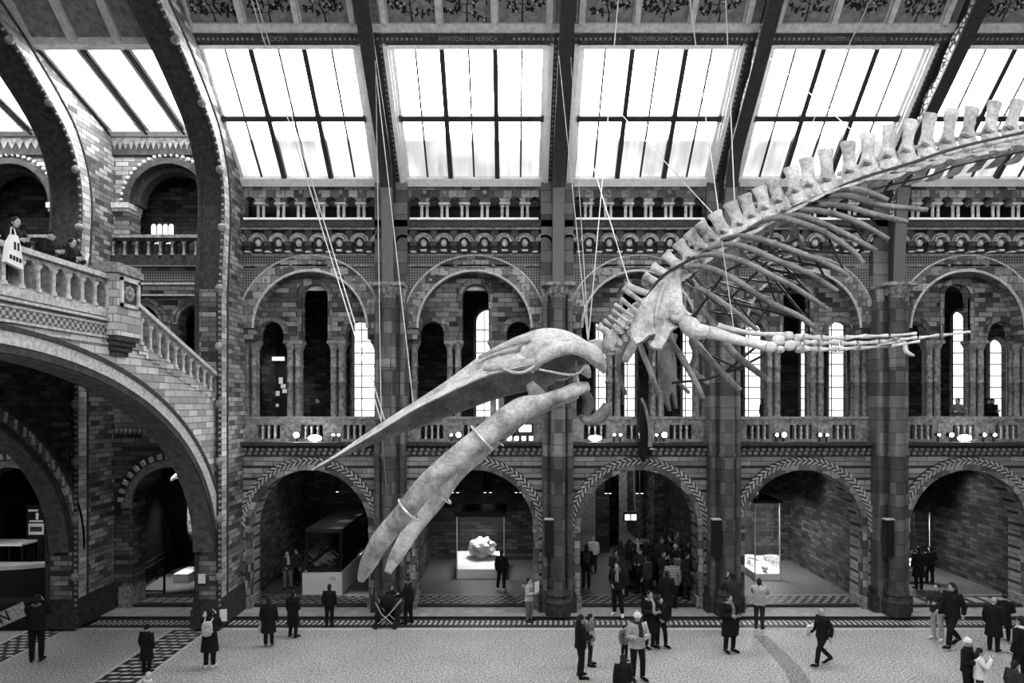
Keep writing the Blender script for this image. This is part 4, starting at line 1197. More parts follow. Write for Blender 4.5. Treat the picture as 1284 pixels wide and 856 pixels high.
# ---- near flipper, trailing to the right
fl_ = empty('flipper', Vector((3.2, 11.0, 9.4)) - parent_loc(wh)); fl_.parent = wh
BP = M['bone_p']
def fp(pts, Y, nm, flat=.8, mat=None):
    m = MB(); wtube(m, pts, Y, n=4, seg=10, flat=flat); part(m, nm, mat or BP, fl_)
fp([(857, 401, 8), (864, 408, 12), (874, 415, 11), (886, 416, 8.5), (889, 417, 7)], [11.2, 11.15, 11.1, 11.05, 11.05], 'upper_arm_bone')
fp([(888, 416, 8), (896, 418, 8), (925, 426, 6), (948, 431, 6), (960, 434, 7)], [11.0, 11, 10.9, 10.85, 10.8], 'forearm_bone')
fp([(900, 409, 5), (912, 412, 4), (945, 418, 3), (972, 419, 3), (984, 420, 4)], [11.1, 11.05, 11, 10.9, 10.85], 'forearm_bone')
for (x, y, r) in ((966, 435, 6), (976, 427, 6), (988, 421, 5), (990, 433, 6), (1001, 424, 5), (1003, 437, 5), (978, 438, 4), (999, 431, 4)):
    m = MB(); m.ball(P(x, y, 10.8), (r * .0165, .07, r * .0145), 10, 7, None, .7); part(m, 'wrist_bone', BP, fl_)
for pts, ns in (([(1008, 422), (1040, 424), (1075, 422), (1110, 421), (1151, 418)], 5), ([(1008, 429), (1045, 430), (1083, 430), (1125, 426), (1163, 422), (1219, 416)], 8), ([(1008, 437), (1035, 438), (1065, 437), (1110, 434), (1155, 428)], 5)):
    q = catmull([(a, b) for a, b in pts], 12); N = len(q) - 1
    for j in range(ns):
        a, c = q[int(N * j / ns)], q[int(N * (j + .93) / ns)]
        md = ((a[0] + c[0]) / 2, (a[1] + c[1]) / 2); g = 1 - .6 * j / ns
        fp([(a[0], a[1], 4.4 * g), (a[0] + 3, a[1], 4 * g), (md[0], md[1], 2.5 * g), (c[0] - 3, c[1], 3.8 * g), (c[0], c[1], 4.2 * g)], 10.75 - .004 * (md[0] - 1000), 'finger_bone', .7)
fp([(1100, 433, 1.2), (1131, 428, 2.5), (1136, 440, 3), (1146, 446, 1.6)], 10.7, 'finger_bone')
# far flipper, hanging
f2 = empty('flipper', Vector((3.2, 14.6, 8.6)) - parent_loc(wh)); f2.parent = wh
for pts, nm in (([(842, 418, 8), (838, 436, 8), (838, 446, 8)], 'upper_arm_bone'), ([(836, 446, 6), (834, 466, 5), (836, 484, 5)], 'forearm_bone'), ([(843, 446, 4), (845, 466, 4), (843, 482, 4)], 'forearm_bone'), ([(838, 486, 5), (836, 500, 4), (840, 515, 2)], 'finger_bone'), ([(844, 486, 4), (846, 500, 3), (848, 512, 2)], 'finger_bone')):
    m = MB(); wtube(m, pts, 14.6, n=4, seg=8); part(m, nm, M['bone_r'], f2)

# ---- suspension cables
def cable(p0, p1, label, ext=0.0, r=.011):
    p0, p1 = Vector(p0), Vector(p1)
    if ext: p0 = p0 + (p0 - p1).normalized() * ext
    o = MB().tube([p0, p1], r, 6).build('suspension_cable', M['cable']); o.location = (0, 0, 0)
    return tag(o, label, 'cable', 'whale suspension cables')
def RR(px, py, Y=21.5): return P(px, py, Y)
def roofpt(px, Y, p1):   # extend a cable up to the roof
    return P(px, 0, Y)
cable(P(303, -40, 16), P(478, 528, 12.9), 'left one of the two long slanting cables crossing the first bay to the snout', 4)
cable(P(309, -40, 16), P(482, 526, 13.1), 'right one of the two long slanting cables crossing the first bay to the snout', 4)
cable(P(471, 76, 21.3), P(478, 529, 12.8), 'steep cable from the rib between the first and second bays straight down to the snout')
cable(P(470, 76, 21.3), P(518, 505, 13.1), 'cable from the rib between the first and second bays slanting right to the upper snout')
cable(P(701, 70, 21.3), P(737, 426, 12.9), 'left cable hooked on the central rib and running to the back of the skull')
cable(P(716, 72, 21.3), P(738, 428, 13.1), 'right cable hooked on the central rib and running to the back of the skull')
cable(P(777, -20, 13.5), P(738, 424, 13.0), 'near-vertical cable dropping from the ceiling to the back of the skull', 10)
cable(P(738, 190, 20.0), P(789, 356, 13.0), 'short slanting cable ending at the tallest neck spine')
cable(P(862, -20, 14), P(901, 266, 13.0), 'cable dropping from the ceiling beside the fourth rib to the front back spines', 9)
cable(P(909, -20, 14), P(921, 252, 13.0), 'steepest cable dropping to the spines before the rib between third and fourth bays', 9)
cable(P(776, 140, 20.5), P(894, 268, 13.0), 'thin cable slanting right across the third skylight to the back spines')
cable(P(1096, -10, 16), P(985, 225, 13.0), 'cable slanting down left from the painted ceiling across the fourth skylight', 6)
cable(P(965, 72, 20.5), P(1078, 172, 13.0), 'thin cable slanting right across the fourth skylight to the back spines')
cable(P(905, 302, 12.2), P(920, 412, 11.0), 'short thin cable from the ribs holding up the flipper', 0, .008)
cable(P(478, 532, 12.8), P(487, 640, 25.5), 'short tie wire running down from the snout towards the pier', 0, .007)
# ================================================================= EXHIBITS, LAMPS, SPEAKERS, FENCES
FA = .2
def bars(mb, x0, x1, y0, y1, z0, z1, t):
    for x in (x0, x1):
        for y in (y0, y1): mb.box(x - t, x + t, y - t, y + t, z0, z1)
    for z in (z0, z1):
        for y in (y0, y1): mb.box(x0, x1, y - t, y + t, z - t, z + t)
        for x in (x0, x1): mb.box(x - t, x + t, y0, y1, z - t, z + t)
    return mb
def glassbox(mb, x0, x1, y0, y1, z0, z1, top=True):
    for q in ((x0, x1, y0, y0), (x0, x1, y1, y1), (x0, x0, y0, y1), (x1, x1, y0, y1)):
        mb.add([(q[0], q[2], z0), (q[1], q[3], z0), (q[1], q[3], z1), (q[0], q[2], z1)], [(0, 1, 2, 3)])
    if top: mb.add([(x0, y0, z1), (x1, y0, z1), (x1, y1, z1), (x0, y1, z1)], [(0, 1, 2, 3)])
    return mb
def lamp_area(loc, size, power, rot=(0, 0, 0), shape='DISK', name='case_light', sy=None):
    l = bpy.data.lights.new(name, 'AREA'); l.shape = 'RECTANGLE' if sy else shape; l.size = size; l.energy = power
    if sy: l.size_y = sy
    o = bpy.data.objects.new(name, l); COL.objects.link(o); o.location = loc; o.rotation_euler = rot; return o
# first archway: long black case on a white plinth
y0 = 27.75; x0, x1 = X(379, y0), X(429, y0)
cs = empty('display_case', ((x0 + x1) / 2, y0, FA), 'long black-topped display case on a white plinth in the first archway', 'display case', 'museum cases')
MB().box(x0, x1, y0, 33, FA, 1.08).build('plinth', M['plinth'], cs)
MB().box(x0 + .15, x1 - .08, y0 + .18, 33, 1.08, 1.2).build('deck', M['gloss'], cs)
bars(MB(), x0 + .15, x1 - .08, y0 + .2, 32.9, 1.2, 2.7, .035).build('case_frame', M['black'], cs)
MB().box(x0 + .1, x1 - .03, y0 + .12, 33, 2.72, 2.86).build('case_top', m_plain('case_top_paint', .025, .4, .1), cs)
glassbox(MB(), x0 + .15, x1 - .08, y0 + .2, 32.9, 1.2, 2.7, False).build('glass', M['glass'], cs)
MB().mbox(Matrix.Translation((x1 - .38, y0 - .01, .86)), .24, .02, .16).build('label_plate', M['tile_l'], cs)
fo = empty('fossil_row', (x0 + .7, y0 + 1.4, 1.2), 'row of dark fossil bones lying inside the long black case', 'fossil')
for i in range(7):
    m = MB(); m.ball((x0 + .45 + .12 * (i % 3), y0 + .6 + i * .55, 1.32), (.16, .2, .12), 8, 6); m.tube([(x0 + .3, y0 + .6 + i * .55, 1.3), (x0 + .6, y0 + .7 + i * .55, 1.5), (x0 + .95, y0 + .6 + i * .55, 1.3)], .05, 6)
    m.build('fossil_bone', M['bone_r'], fo, True)
# second archway: boulder in a glass case
y0 = 30.3; x0, x1 = X(573, y0), X(632, y0)
cs = empty('display_case', ((x0 + x1) / 2, y0, FA), 'tall glass case on a glowing white plinth holding a boulder, second archway', 'display case', 'museum cases')
m = MB(); m.prism([(y0, FA), (y0, .62), (y0 + .25, .8), (y0 + 2.2, .95), (y0 + 2.2, FA)], FY, x0, x1); m.build('plinth', M['plinth'], cs)
m = MB()
for x in (x0, x1): m.box(x - .02, x + .02, y0, y0 + .04, .2, 2.95)
m.build('case_frame', M['strap'], cs)
glassbox(MB(), x0, x1, y0, y0 + 2.2, .62, 2.95).build('glass', M['glass'], cs)
MB().box(x0 - .1, x1 + .1, y0 - .05, y0 + 2.25, 2.95, 3.2).build('case_top', M['black'], cs)
rk = MB(); rk.ball((0, 0, 0), (.64, .55, .47), 40, 26)
r2 = random.Random(4); lob = [(Vector((r2.uniform(-1, 1), r2.uniform(-1, 1), r2.uniform(-1, 1))).normalized(), r2.uniform(.05, .16)) for _ in range(60)]
def rough(v):
    d = Vector(v).normalized(); k = .93
    for u, a in lob: k += a * max(0, d.dot(u) - .86) * 5
    return Vector(v) * k
from mathutils import noise as mn
def rough(v):
    d = Vector(v).normalized(); return Vector(v) * (.92 + .28 * mn.noise(d * 2.2) + .16 * mn.noise(d * 5.5) + .09 * mn.noise(d * 12))
rk.v = [tuple(rough(v) + Vector((X(604, 31.4), 31.4, 1.36))) for v in rk.v]
tag(rk.build('boulder', M['rock'], None, True), 'rough pale boulder with a dark hollow on the white plinth in the glass case', 'boulder')
lamp_area(((x0 + x1) / 2, y0 + 1.0, 2.9), 1.2, 50)
# fourth archway: tall glass case with a pale skeleton
y0 = 30.0; x0, x1 = X(947, y0), X(978, y0)
cs = empty('display_case', ((x0 + x1) / 2, y0, FA), 'tall glass case with a bright white base in the fourth archway', 'display case', 'museum cases')
MB().box(x0, x1, y0, 33.6, FA, .5).build('plinth', M['plinth'], cs)
m = MB()
for x in (x0, x1): m.box(x - .022, x + .022, y0, y0 + .045, .5, 3.6)
m.build('case_frame', M['strap'], cs)
glassbox(MB(), x0, x1, y0, 33.6, .5, 3.6).build('glass', M['glass'], cs)
MB().box(x0 - .05, x1 + .05, y0 - .05, 33.65, 3.6, 3.75).build('case_top', M['black'], cs)
sk = empty('animal_skeleton', ((x0 + x1) / 2, y0 + 1.6, .5), 'low pale animal skeleton lying on the bright base of the fourth archway case', 'skeleton')
m = MB(); m.tube([((x0 + x1) / 2 + .15 * math.sin(i), y0 + .5 + i * .28, .72 + .12 * math.sin(i * .5)) for i in range(10)], .05, 6); m.build('spine', M['bone_p'], sk, True)
for i in range(9):
    for sx in (-1, 1):
        yy = y0 + .9 + i * .2; m = MB(); m.tube([((x0 + x1) / 2, yy, .78), ((x0 + x1) / 2 + sx * .3, yy + .03, .74), ((x0 + x1) / 2 + sx * .34, yy + .05, .55)], .022, 5); m.build('rib', M['bone_p'], sk, True)
m = MB(); m.ball(((x0 + x1) / 2, y0 + .35, .68), (.13, .24, .14), 10, 7); m.build('skull', M['bone_p'], sk, True)
lamp_area(((x0 + x1) / 2, y0 + 1.5, 3.55), .8, 130, sy=2.6)
# fifth archway: small case
y0 = 29.6; x0, x1 = X(1128, y0), X(1166, y0)
cs = empty('display_case', ((x0 + x1) / 2, y0, FA), 'small glass case on a white block behind two dark visitors, fifth archway', 'display case', 'museum cases')
MB().box(x0, x1, y0, y0 + 1.4, FA + .05, .95).build('plinth', M['plinth'], cs)
m = MB()
for x in (x0 + .35, x1): m.box(x - .015, x + .015, y0, y0 + .03, .95, 3.25)
m.build('case_frame', M['strap'], cs)
glassbox(MB(), x0, x1, y0, y0 + 1.4, .95, 3.25).build('glass', M['glass'], cs)
MB().box(x0 - .05, x1 + .05, y0 - .05, y0 + 1.45, 3.25, 3.4).build('case_top', M['black'], cs)
m = MB(); m.tube([(x0 + .2, y0 + .4, 1.0), (x0 + .45, y0 + .4, 1.12), (x0 + .75, y0 + .4, 1.02), (x1 - .1, y0 + .4, 1.05)], .06, 7); m.ball((x0 + .3, y0 + .4, 1.06), (.13, .1, .09))
tag(m.build('fossil_specimen', M['bone_p'], None, True), 'small pale fossil on the white block of the fifth archway case', 'fossil')
lamp_area(((x0 + x1) / 2, y0 + .7, 3.2), .9, 60)
# corridor of the third archway
xc = BAYX[2]
for i, (pa, pb, Y, zt) in enumerate(((748, 764, 35.5, 4.6), (765, 776, 37.5, 4.4), (806, 850, 36.0, 6.0))):
    S(MB().box(X(pa, Y), X(pb, Y), Y, Y + .4, FA, zt), 'wall_back', M['brick_dark'])
sg = empty('hanging_sign', (X(791, 31), 31, Z(648, 31)), 'lit white double-panel sign hanging on a cable in the third archway', 'sign')
m = MB()
for px in (787, 795): m.box(X(px - 3, 31), X(px + 3, 31), 31, 31.05, Z(652, 31), Z(645, 31))
m.build('lit_panel', m_emit('sign_light', .8), sg)
MB().box(X(782, 31), X(800, 31), 31.05, 31.12, Z(654, 31), Z(642, 31)).build('backing', M['black'], sg)
MB().tube([(X(795, 31), 31.08, 6), P(796, 632, 31.08), (X(797, 31), 31.08, Z(642, 31))], .03, 6).build('hanger', M['strap'], sg)
op = empty('glowing_panel', (X(857, 34), 33.9, 1.5), 'tall pale lit panel with a dark figure, right end of the third archway', 'display panel')
MB().box(X(850, 34), X(866, 34), 33.9, 34.0, .8, Z(652, 34)).build('board', M['stone_l'], op)
m = MB(); m.tube([P(858, 690, 33.87), P(856, 675, 33.87), P(858, 660, 33.87)], [.12, .16, .06], 6, flat=.2, wide=(1, 0, 0)); m.build('dark_figure', M['black'], op)
lamp_area((X(735, 34), 33, 5.8), 1.0, 30, name='corridor_light'); lamp_area((X(855, 31), 31.5, 5.8), .8, 14, name='corridor_light'); lamp_area((X(790, 39), 39, 5.8), 1.5, 50, name='corridor_light')
# ceiling downlights inside the archways
for px, py, Y, w in ((423, 616, 32, 'deep in the first archway'), (567, 617, 33, 'at the left of the second archway, left of its pair'), (574, 617, 33, 'at the left of the second archway, right of its pair'), (608, 617, 33, 'in the middle of the second archway, left of its pair'), (615, 617, 33, 'in the middle of the second archway, right of its pair'), (647, 617, 33, 'at the right of the second archway, left of its pair'), (653, 617, 33, 'at the right of the second archway, right of its pair'),
                     (760, 618, 33, 'at the left of the third archway, left of its pair'), (765, 618, 33, 'at the left of the third archway, right of its pair'), (799, 618, 33, 'in the middle of the third archway, left of its pair'), (805, 618, 33, 'in the middle of the third archway, right of its pair'), (949, 617, 32, 'in the fourth archway above the tall glass case')):
    c = P(px, py, Y); d = empty('downlight', c, 'tiny ceiling downlight ' + w, 'downlight', 'archway downlights')
    MB().lathe([(.09, .0), (.09, 6.0 - c.z)], c, 10).build('tube', M['black'], d); MB().lathe([(.06, -.02), (.06, 0)], c, 10).build('lens', M['lamp_s'], d)
# lamps over the long case whose light shines on its black top
for i, (px, yy) in enumerate(((408, 31.0), (432, 31.0), (436, 34.0 - .6), (455, 33.0))):
    d = empty('ceiling_lamp', (X(px, yy), yy, 5.9), 'round ceiling lamp over the long black case, %s' % ('front left', 'front right', 'rear left', 'rear right')[i], 'ceiling lamp', 'lamps over the long case')
    MB().lathe([(.3, 5.86), (.33, 6.0)], (X(px, yy), yy, 0), 14).build('housing', M['black'], d); MB().lathe([(.26, 5.84), (.26, 5.86)], (X(px, yy), yy, 0), 14).build('lens', M['lamp_s'], d)
# spots that graze the alcove walls
def spot(loc, target, power, size=70, blend=.8, name='wall_spot'):
    l = bpy.data.lights.new(name, 'SPOT'); l.energy = power; l.spot_size = math.radians(size); l.spot_blend = blend; l.shadow_soft_size = .15
    o = bpy.data.objects.new(name, l); COL.objects.link(o); o.location = loc
    o.rotation_euler = (Vector(target) - Vector(loc)).to_track_quat('-Z', 'Y').to_euler(); return o
spot((12.0, 30, 5.7), (13.9, 29.2, 2.2), 120, 75); spot((18.3, 30, 5.7), (20.2, 29.2, 2.4), 150, 80); spot((-6.2, 29, 5.6), (-10.4, 28.5, 2.2), 90, 80)
# balcony floodlights
for px, py in ((422, 662), (433, 653), (450, 664), (455, 645)):
    yy = (8 - 2.86) * FPX / (py - HYP); tx = X(px, yy)
    l_ = spot((tx, yy, 5.8), (tx, yy, 2.8), 420, 15, .9, 'case_spot')
def flood(px, py, w, Y=26.2, kind='flood', where='', lens=None):
    c = Vector((X(px, Y), Y, 6.5)); z = Z(py, Y)
    f = empty('floodlight' if kind == 'flood' else 'spotlight', c, where, 'floodlight' if kind == 'flood' else 'spotlight', 'gallery floodlights' if kind == 'flood' else 'gallery spotlights')
    r = w * Y / FPX / 2 * (1 if kind == 'flood' else .75)
    if kind == 'flood':
        MB().ball((c.x, Y + .05, z), (r * 1.08, .1, r * .55), 14, 8).build('housing', M['black'], f, True); MB().ball((c.x, Y - .02, z), (r, .06, r * .45), 14, 8).build('lens', lens or M['lamp'], f, True)
    else:
        MB().tube([(c.x, Y - .02, z), (c.x, Y + .2, z)], r * 1.15, 10).build('housing', M['black'], f, True); MB().ball((c.x, Y - .03, z), (r, .05, r), 12, 8).build('lens', lens or M['lamp'], f, True)
    MB().box(c.x - .03, c.x + .03, Y + .02, Y + .08, 6.5, z).build('stand', M['black'], f)
flood(395, 549, 17, where='oval white floodlight on the ledge over the first archway, right of the dazzling spotlight')
flood(746, 549, 16, where='oval white floodlight on the ledge over the third archway')
flood(1209, 549, 18, where='oval white floodlight on the ledge over the fifth archway')
flood(372, 545, 9, kind='spot', where='dazzling round spotlight on the ledge over the first archway', lens=M['lamp_big'])
for px, w, wh_ in ((418, 4, 'first archway, left of a small pair'), (425, 4, 'first archway, right of a small pair'), (566, 4, 'second archway, small, left of the bright round one'), (575, 8, 'second archway, bright and round'), (770, 4, 'third archway, left of a small pair'), (778, 4, 'third archway, right of a small pair'),
                  (823, 4, 'third archway, small, left of the bright round one'), (833, 9, 'third archway, bright and round'), (974, 5, 'fourth archway, small, left of the bright round one'), (983, 8, 'fourth archway, bright and round'), (1028, 5, 'fourth archway, left of a small pair'), (1037, 4, 'fourth archway, right of a small pair'),
                  (1177, 4, 'fifth archway, small, left of the brighter round one'), (1193, 7, 'fifth archway, round, left of the oval floodlight'), (1234, 5, 'fifth archway, left of a small pair'), (1247, 5, 'fifth archway, right of a small pair')):
    flood(px, 545, w, kind='spot', where='gallery ledge spotlight over the ' + wh_)
lt = empty('lit_gaps', (X(658, 26.2), 26.2, 6.5), 'rectangular white glow for lit baluster gaps right of the second archway', 'lit gaps')
MB().box(X(651, 26.2), X(666, 26.2), 26.2, 26.3, 6.9, 7.15).build('lens', M['lamp_s'], lt)  # glowing plates added for lit gaps between balusters; no lamp there
m = MB()
for i in range(4): m.box(X(636 + i * 9, 26.6), X(641 + i * 9, 26.6), 26.18, 26.2, 6.56, 6.72)
m.build('lower_gaps', M['lamp_s'], lt); MB().box(X(648, 26.2), X(669, 26.2), 26.3, 26.35, 6.5, 7.2).build('backing', M['black'], lt)  # lower glowing plates and their dark backing added too; no lamp there
# column loudspeakers
for px, w in ((688.5, 'left side of the central pier'), (899, 'left side of the pier between the third and fourth archways'), (1116, 'front of the pier between the fourth and fifth archways')):
    Y = 25.25 if px < 1000 else 25.2
    s = empty('loudspeaker', (X(px, Y), Y, Z(698, Y)), 'black column loudspeaker on the ' + w, 'loudspeaker', 'column loudspeakers')
    x = X(px, Y); MB().box(x - .16, x + .16, Y, Y + .25, Z(698, Y), Z(652, Y)).build('cabinet', M['black'], s); MB().box(x - .17, x + .17, Y - .02, Y + .26, Z(652, Y), Z(651, Y) + .02).build('cap', M['stone_l'], s)
    MB().box(x - .05, x + .05, Y + .25, Y + .4, Z(680, Y), Z(676, Y)).build('bracket', M['iron'], s)
# drooping wrapped bundle in front of the parapet
Y = 25.7
bd = empty('wrapped_bundle', (X(812, Y), Y, Z(572, Y)), 'tall dark wrapped bundle with a modelled pale highlight hanging before the third gallery parapet', 'bundle')
m = MB(); wtube(m, [(806, 500, 3), (807, 515, 4), (806, 532, 6), (807, 550, 7), (809, 570, 8), (810, 573, 6)], Y, n=4, seg=10); m.build('dark_wrap', M['gloss'], bd, True)
m = MB(); wtube(m, [(804, 499, 1.5), (809, 510, 2), (813, 528, 2), (816, 542, 3.5), (815, 560, 3)], Y - .2, n=4, seg=8); m.build('pale_highlight', M['bone_r'], bd, True)  # pale tube stands in for the wrap's glossy highlight
MB().tube([P(806, 503, Y), P(803, 500, 26.0), P(801, 500, 26.3)], .03, 6).build('sling', M['black'], bd)
m = MB(); m.box(X(813, Y), X(818, Y), Y - .3, Y - .25, Z(563, Y), Z(561, Y)); m.build('tag_strip', M['tile_l'], bd)
m = MB(); m.tube([(X(801, 26.3), 26.3, 6.5), (X(801, 26.3), 26.3, 8.9)], .07, 8)
tag(m.build('black_mast', M['black']), 'slim black mast standing on the ledge over the third archway beside the wrapped bundle', 'mast')
# pictures on the gallery back wall behind the first bay
for i, (px, py, w, h) in enumerate(((352, 477, 5, 8), (355, 484, 6, 5), (346, 493, 9, 6), (357, 490, 6, 5), (341, 480, 3, 5), (347, 508, 5, 4))):
    Y = 31.5; c = P(px, py, Y); a, e = w * Y / FPX / 2, h * Y / FPX / 2
    f = empty('picture_card', c, 'pale card on the dark first-bay gallery board, %s' % ('topmost', 'second from the top', 'widest one at the left', 'right of the widest one', 'narrow one far left', 'lowest one')[i], 'picture', 'cards on the gallery board')
    MB().box(c.x - a, c.x + a, Y, Y + .02, c.z - e, c.z + e).build('card', M['paper'], f); MB().box(c.x - a - .03, c.x + a + .03, Y + .02, Y + .05, c.z - e - .03, c.z + e + .03).build('backing', M['black'], f)
spot((X(350, 28.5), 28.6, 10.2), (X(350, 31.5), 31.5, 8.6), 90, 55, .8, 'card_fill')  # added spot brightening the cards, no fixture of its own
tag(MB().box(X(336, 31.6), X(364, 31.6), 31.6, 31.7, 6.5, 11).build('display_board', M['black']), 'tall black display board in the gallery of the first bay', 'display board')
tag(MB().box(X(335, 31), X(356, 31), 31, 31.1, Z(452, 31), Z(447, 31)).build('strip_light', m_emit('strip_glow', .3)), 'short pale strip light over the gallery board in the first bay', 'strip light')

# ---------------------------------------------------------------- left: under the bridge
def fence(pts, label, h=1.0):
    f = empty('metal_barrier', pts[0], label, 'barrier', 'black metal barriers')
    for i, p in enumerate(pts): MB().box(p[0] - .035, p[0] + .035, p[1] - .035, p[1] + .035, FA, FA + h + .1).build('post', M['black'], f)
    for z in (h, h * .78, .12):
        MB().tube([(p[0], p[1], FA + z) for p in pts], .03, 6).build('rail', M['black'], f)
    m = MB()
    for p, q in zip(pts, pts[1:]):
        p, q = Vector(p), Vector(q); n = max(2, int((q - p).length / .16))
        for i in range(n):
            t = (i + .5) / n; c = p + (q - p) * t
            m.tube([(c.x + .05 * math.cos(a * PI / 5) , c.y + .02 * math.cos(a * PI / 5), FA + h * (.15 + .6 * a / 10)) for a in range(11)], .012, 5)
    if len(pts) > 2: m.build('scroll_infill', M['black'], f)
fence([(X(170, 27.9), 27.9, FA), (X(206, 27.9), 27.9, FA)], 'short open metal barrier across the front of the archway under the bridge')
fence([(X(170, 27.9), 28.0, FA), (X(197, 30.2), 30.2, FA), (X(226, 32.8), 32.8, FA)], 'long scrollwork metal barrier running back into the archway under the bridge')
tag(MB().box(X(217, 29.6), X(236, 29.6), 29.6, 31, FA, .58).build('white_plinth', M['plinth']), 'low white block beside the pier in the archway under the bridge', 'plinth')
n_ = empty('paper_notice', (X(253.5, 23.9), 23.9, 1.6), 'white paper notice fixed on the front of the nearer great pier', 'notice')
MB().box(X(249, 23.9), X(258, 23.9), 23.86, 23.88, Z(731, 23.9), Z(719, 23.9)).build('sheet', M['paper'], n_)
spot((-14.9, 30.4, 5.8), (-14.9, 30.2, .2), 700, 46, .6, 'archway_light')
# giraffe in the archway
gx, gy = X(240, 30.4) + 1.0, 30.6
def hd(px, py, dy=0): return P(px, py, gy + dy)
def skinmesh(pts, edges, rad, root, sub=2):
    me = bpy.data.meshes.new('t'); me.from_pydata([tuple(p) for p in pts], edges, []); ob = bpy.data.objects.new('t', me); COL.objects.link(ob)
    md = ob.modifiers.new('s', 'SKIN'); md.use_smooth_shade = True
    for v, r in zip(me.skin_vertices[0].data, rad): v.radius = r if hasattr(r, '__len__') else (r, r); v.use_root = False
    me.skin_vertices[0].data[root].use_root = True
    if sub: sb = ob.modifiers.new('b', 'SUBSURF'); sb.levels = sub
    dg = bpy.context.evaluated_depsgraph_get(); out = bpy.data.meshes.new_from_object(ob.evaluated_get(dg))
    bpy.data.objects.remove(ob); bpy.data.meshes.remove(me); return out
pts = [hd(242, 668), hd(243, 650), hd(241, 630), hd(236, 610), hd(230, 598), hd(226, 594), hd(219, 598), hd(214, 603)]
ed = [(i, i + 1) for i in range(7)]; rad = [.42, .3, .2, .15, .13, .15, .11, .07]
b0 = len(pts); body = [(pts[0].x + .35, gy, 2.45), (pts[0].x + .95, gy, 2.3), (pts[0].x + 1.5, gy, 2.15)]
pts += [Vector(p) for p in body]; rad += [.5, .52, .4]; ed += [(0, b0), (b0, b0 + 1), (b0 + 1, b0 + 2)]
for at, sy in ((b0, -.22), (b0, .22), (b0 + 2, -.2), (b0 + 2, .2)):
    o = len(pts); a = pts[at]; fr = at == b0
    q = [(a.x, gy + sy, 1.75), (a.x + (.02 if fr else -.06), gy + sy, 1.15), (a.x + (.0 if fr else .1), gy + sy, .95), (a.x, gy + sy, .3), (a.x - .06, gy + sy, .22)]
    pts += [Vector(p) for p in q]; rad += [.17, .1, .09, .055, .07]; ed += [(at, o)] + [(o + i, o + i + 1) for i in range(4)]
o = len(pts); pts += [pts[b0 + 2] + Vector((.22, 0, -.1)), pts[b0 + 2] + Vector((.3, 0, -.8))]; rad += [.06, .03]; ed += [(b0 + 2, o), (o, o + 1)]
for dy in (-.09, .09):
    o = len(pts); pts += [hd(227, 590, dy), hd(227, 584, dy * 1.3)]; rad += [.05, .03]; ed += [(5, o), (o, o + 1)]
    o = len(pts); pts += [hd(229, 593, dy * 1.5), hd(233, 591, dy * 3)]; rad += [.05, .03]; ed += [(5, o), (o, o + 1)]
me = skinmesh(pts, ed, rad, b0)
t = NT('giraffe_coat'); vo = t.new('ShaderNodeTexVoronoi', feature='DISTANCE_TO_EDGE'); vo.inputs['Scale'].default_value = 4.5; t.link(t.coord(), vo.inputs['Vector'])
me.materials.clear(); me.materials.append(t.out(t.ramp(vo.outputs['Distance'], [(.05, .75), (.1, .28)]), .8))
gr = bpy.data.objects.new('giraffe', me); COL.objects.link(gr); tag(gr, 'mounted giraffe looking left, its head and neck showing beside the pier in the dark archway', 'giraffe')
m = MB(); m.tube([hd(238, 616), hd(246, 632), hd(247, 652)], [.03, .05, .05], 6, flat=.4); m.build('mane', M['stone'], gr, True)
spot((X(190, 28), 28.2, 5.7), tuple(hd(226, 612)), 110, 35)
# far left: lit poster stand, table, curved counter, desk with a lettered front
Y = 27.5
ps = empty('poster_stand', (X(45, Y), Y, FA), 'black poster stand with a white figure and a picture box, under the farther bridge arch', 'poster')
MB().box(X(33, Y), X(66, Y), Y, Y + .1, FA, Z(633, Y)).build('board', M['black'], ps)
m = MB(); m.box(X(36, Y), X(55, Y), Y - .02, Y, Z(670, Y), Z(656, Y)); m.box(X(36, Y), X(48, Y), Y - .02, Y, Z(641, Y), Z(638.5, Y)); m.box(X(37, Y), X(54, Y), Y - .02, Y, Z(654, Y), Z(652, Y))
m.build('pale_box', M['plinth'], ps)
m = MB(); m.ball((X(47, Y), Y - .02, Z(644.5, Y)), (.07, .02, .07)); m.tube([(X(47, Y), Y - .02, Z(646, Y)), (X(47, Y), Y - .02, Z(651, Y))], .05, 6); m.build('figure_mark', M['plinth'], ps)
m = MB(); m.box(X(38, Y), X(53, Y), Y - .03, Y - .02, Z(666, Y), Z(660, Y)); m.build('picture', M['stone_d'], ps)
spot((X(45, 25), 25.6, 4.2), (X(45, Y), Y, Z(655, Y)), 40, 45)
tb = empty('side_table', (X(5, 26.8), 26.8, FA), 'white-topped table with thin dark legs at the far left', 'table')
MB().box(X(-30, 26.6), X(27, 26.6), 26.6, 27.6, 2.42, 2.5).build('table_top', M['plinth'], tb)
for px in (-28, 8, 24):
    for yy in (26.7, 27.5): MB().box(X(px, 26.6), X(px, 26.6) + .06, yy, yy + .06, FA, 2.42).build('leg', M['black'], tb)
cn = MB(); q = [(X(-20, 25.8), 25.6), (X(2, 25.8), 25.55), (X(30, 25.8), 25.8), (X(62, 25.8), 26.3), (X(62, 25.8), 26.6), (X(25, 25.8), 26.4), (X(-20, 25.8), 26.4)]
ct = empty('curved_counter', (X(10, 25.8), 25.8, FA), 'dark curved counter with a pale top edge at the far left', 'counter')
MB().prism(q, FZ, 1.72, 1.86).build('top', M['kerb'], ct); MB().prism([(a, b_ + .06) for a, b_ in q], FZ, FA, 1.72).build('front', M['black'], ct)
Y = 23.9; dk = empty('lettered_desk', (X(10, Y), Y, 0), 'dark desk with a pale slanting front panel bearing a letter N, left edge', 'desk')
MB().box(X(-40, Y), X(30, Y), Y + .1, Y + .9, 0, .95).build('desk_body', M['black'], dk)
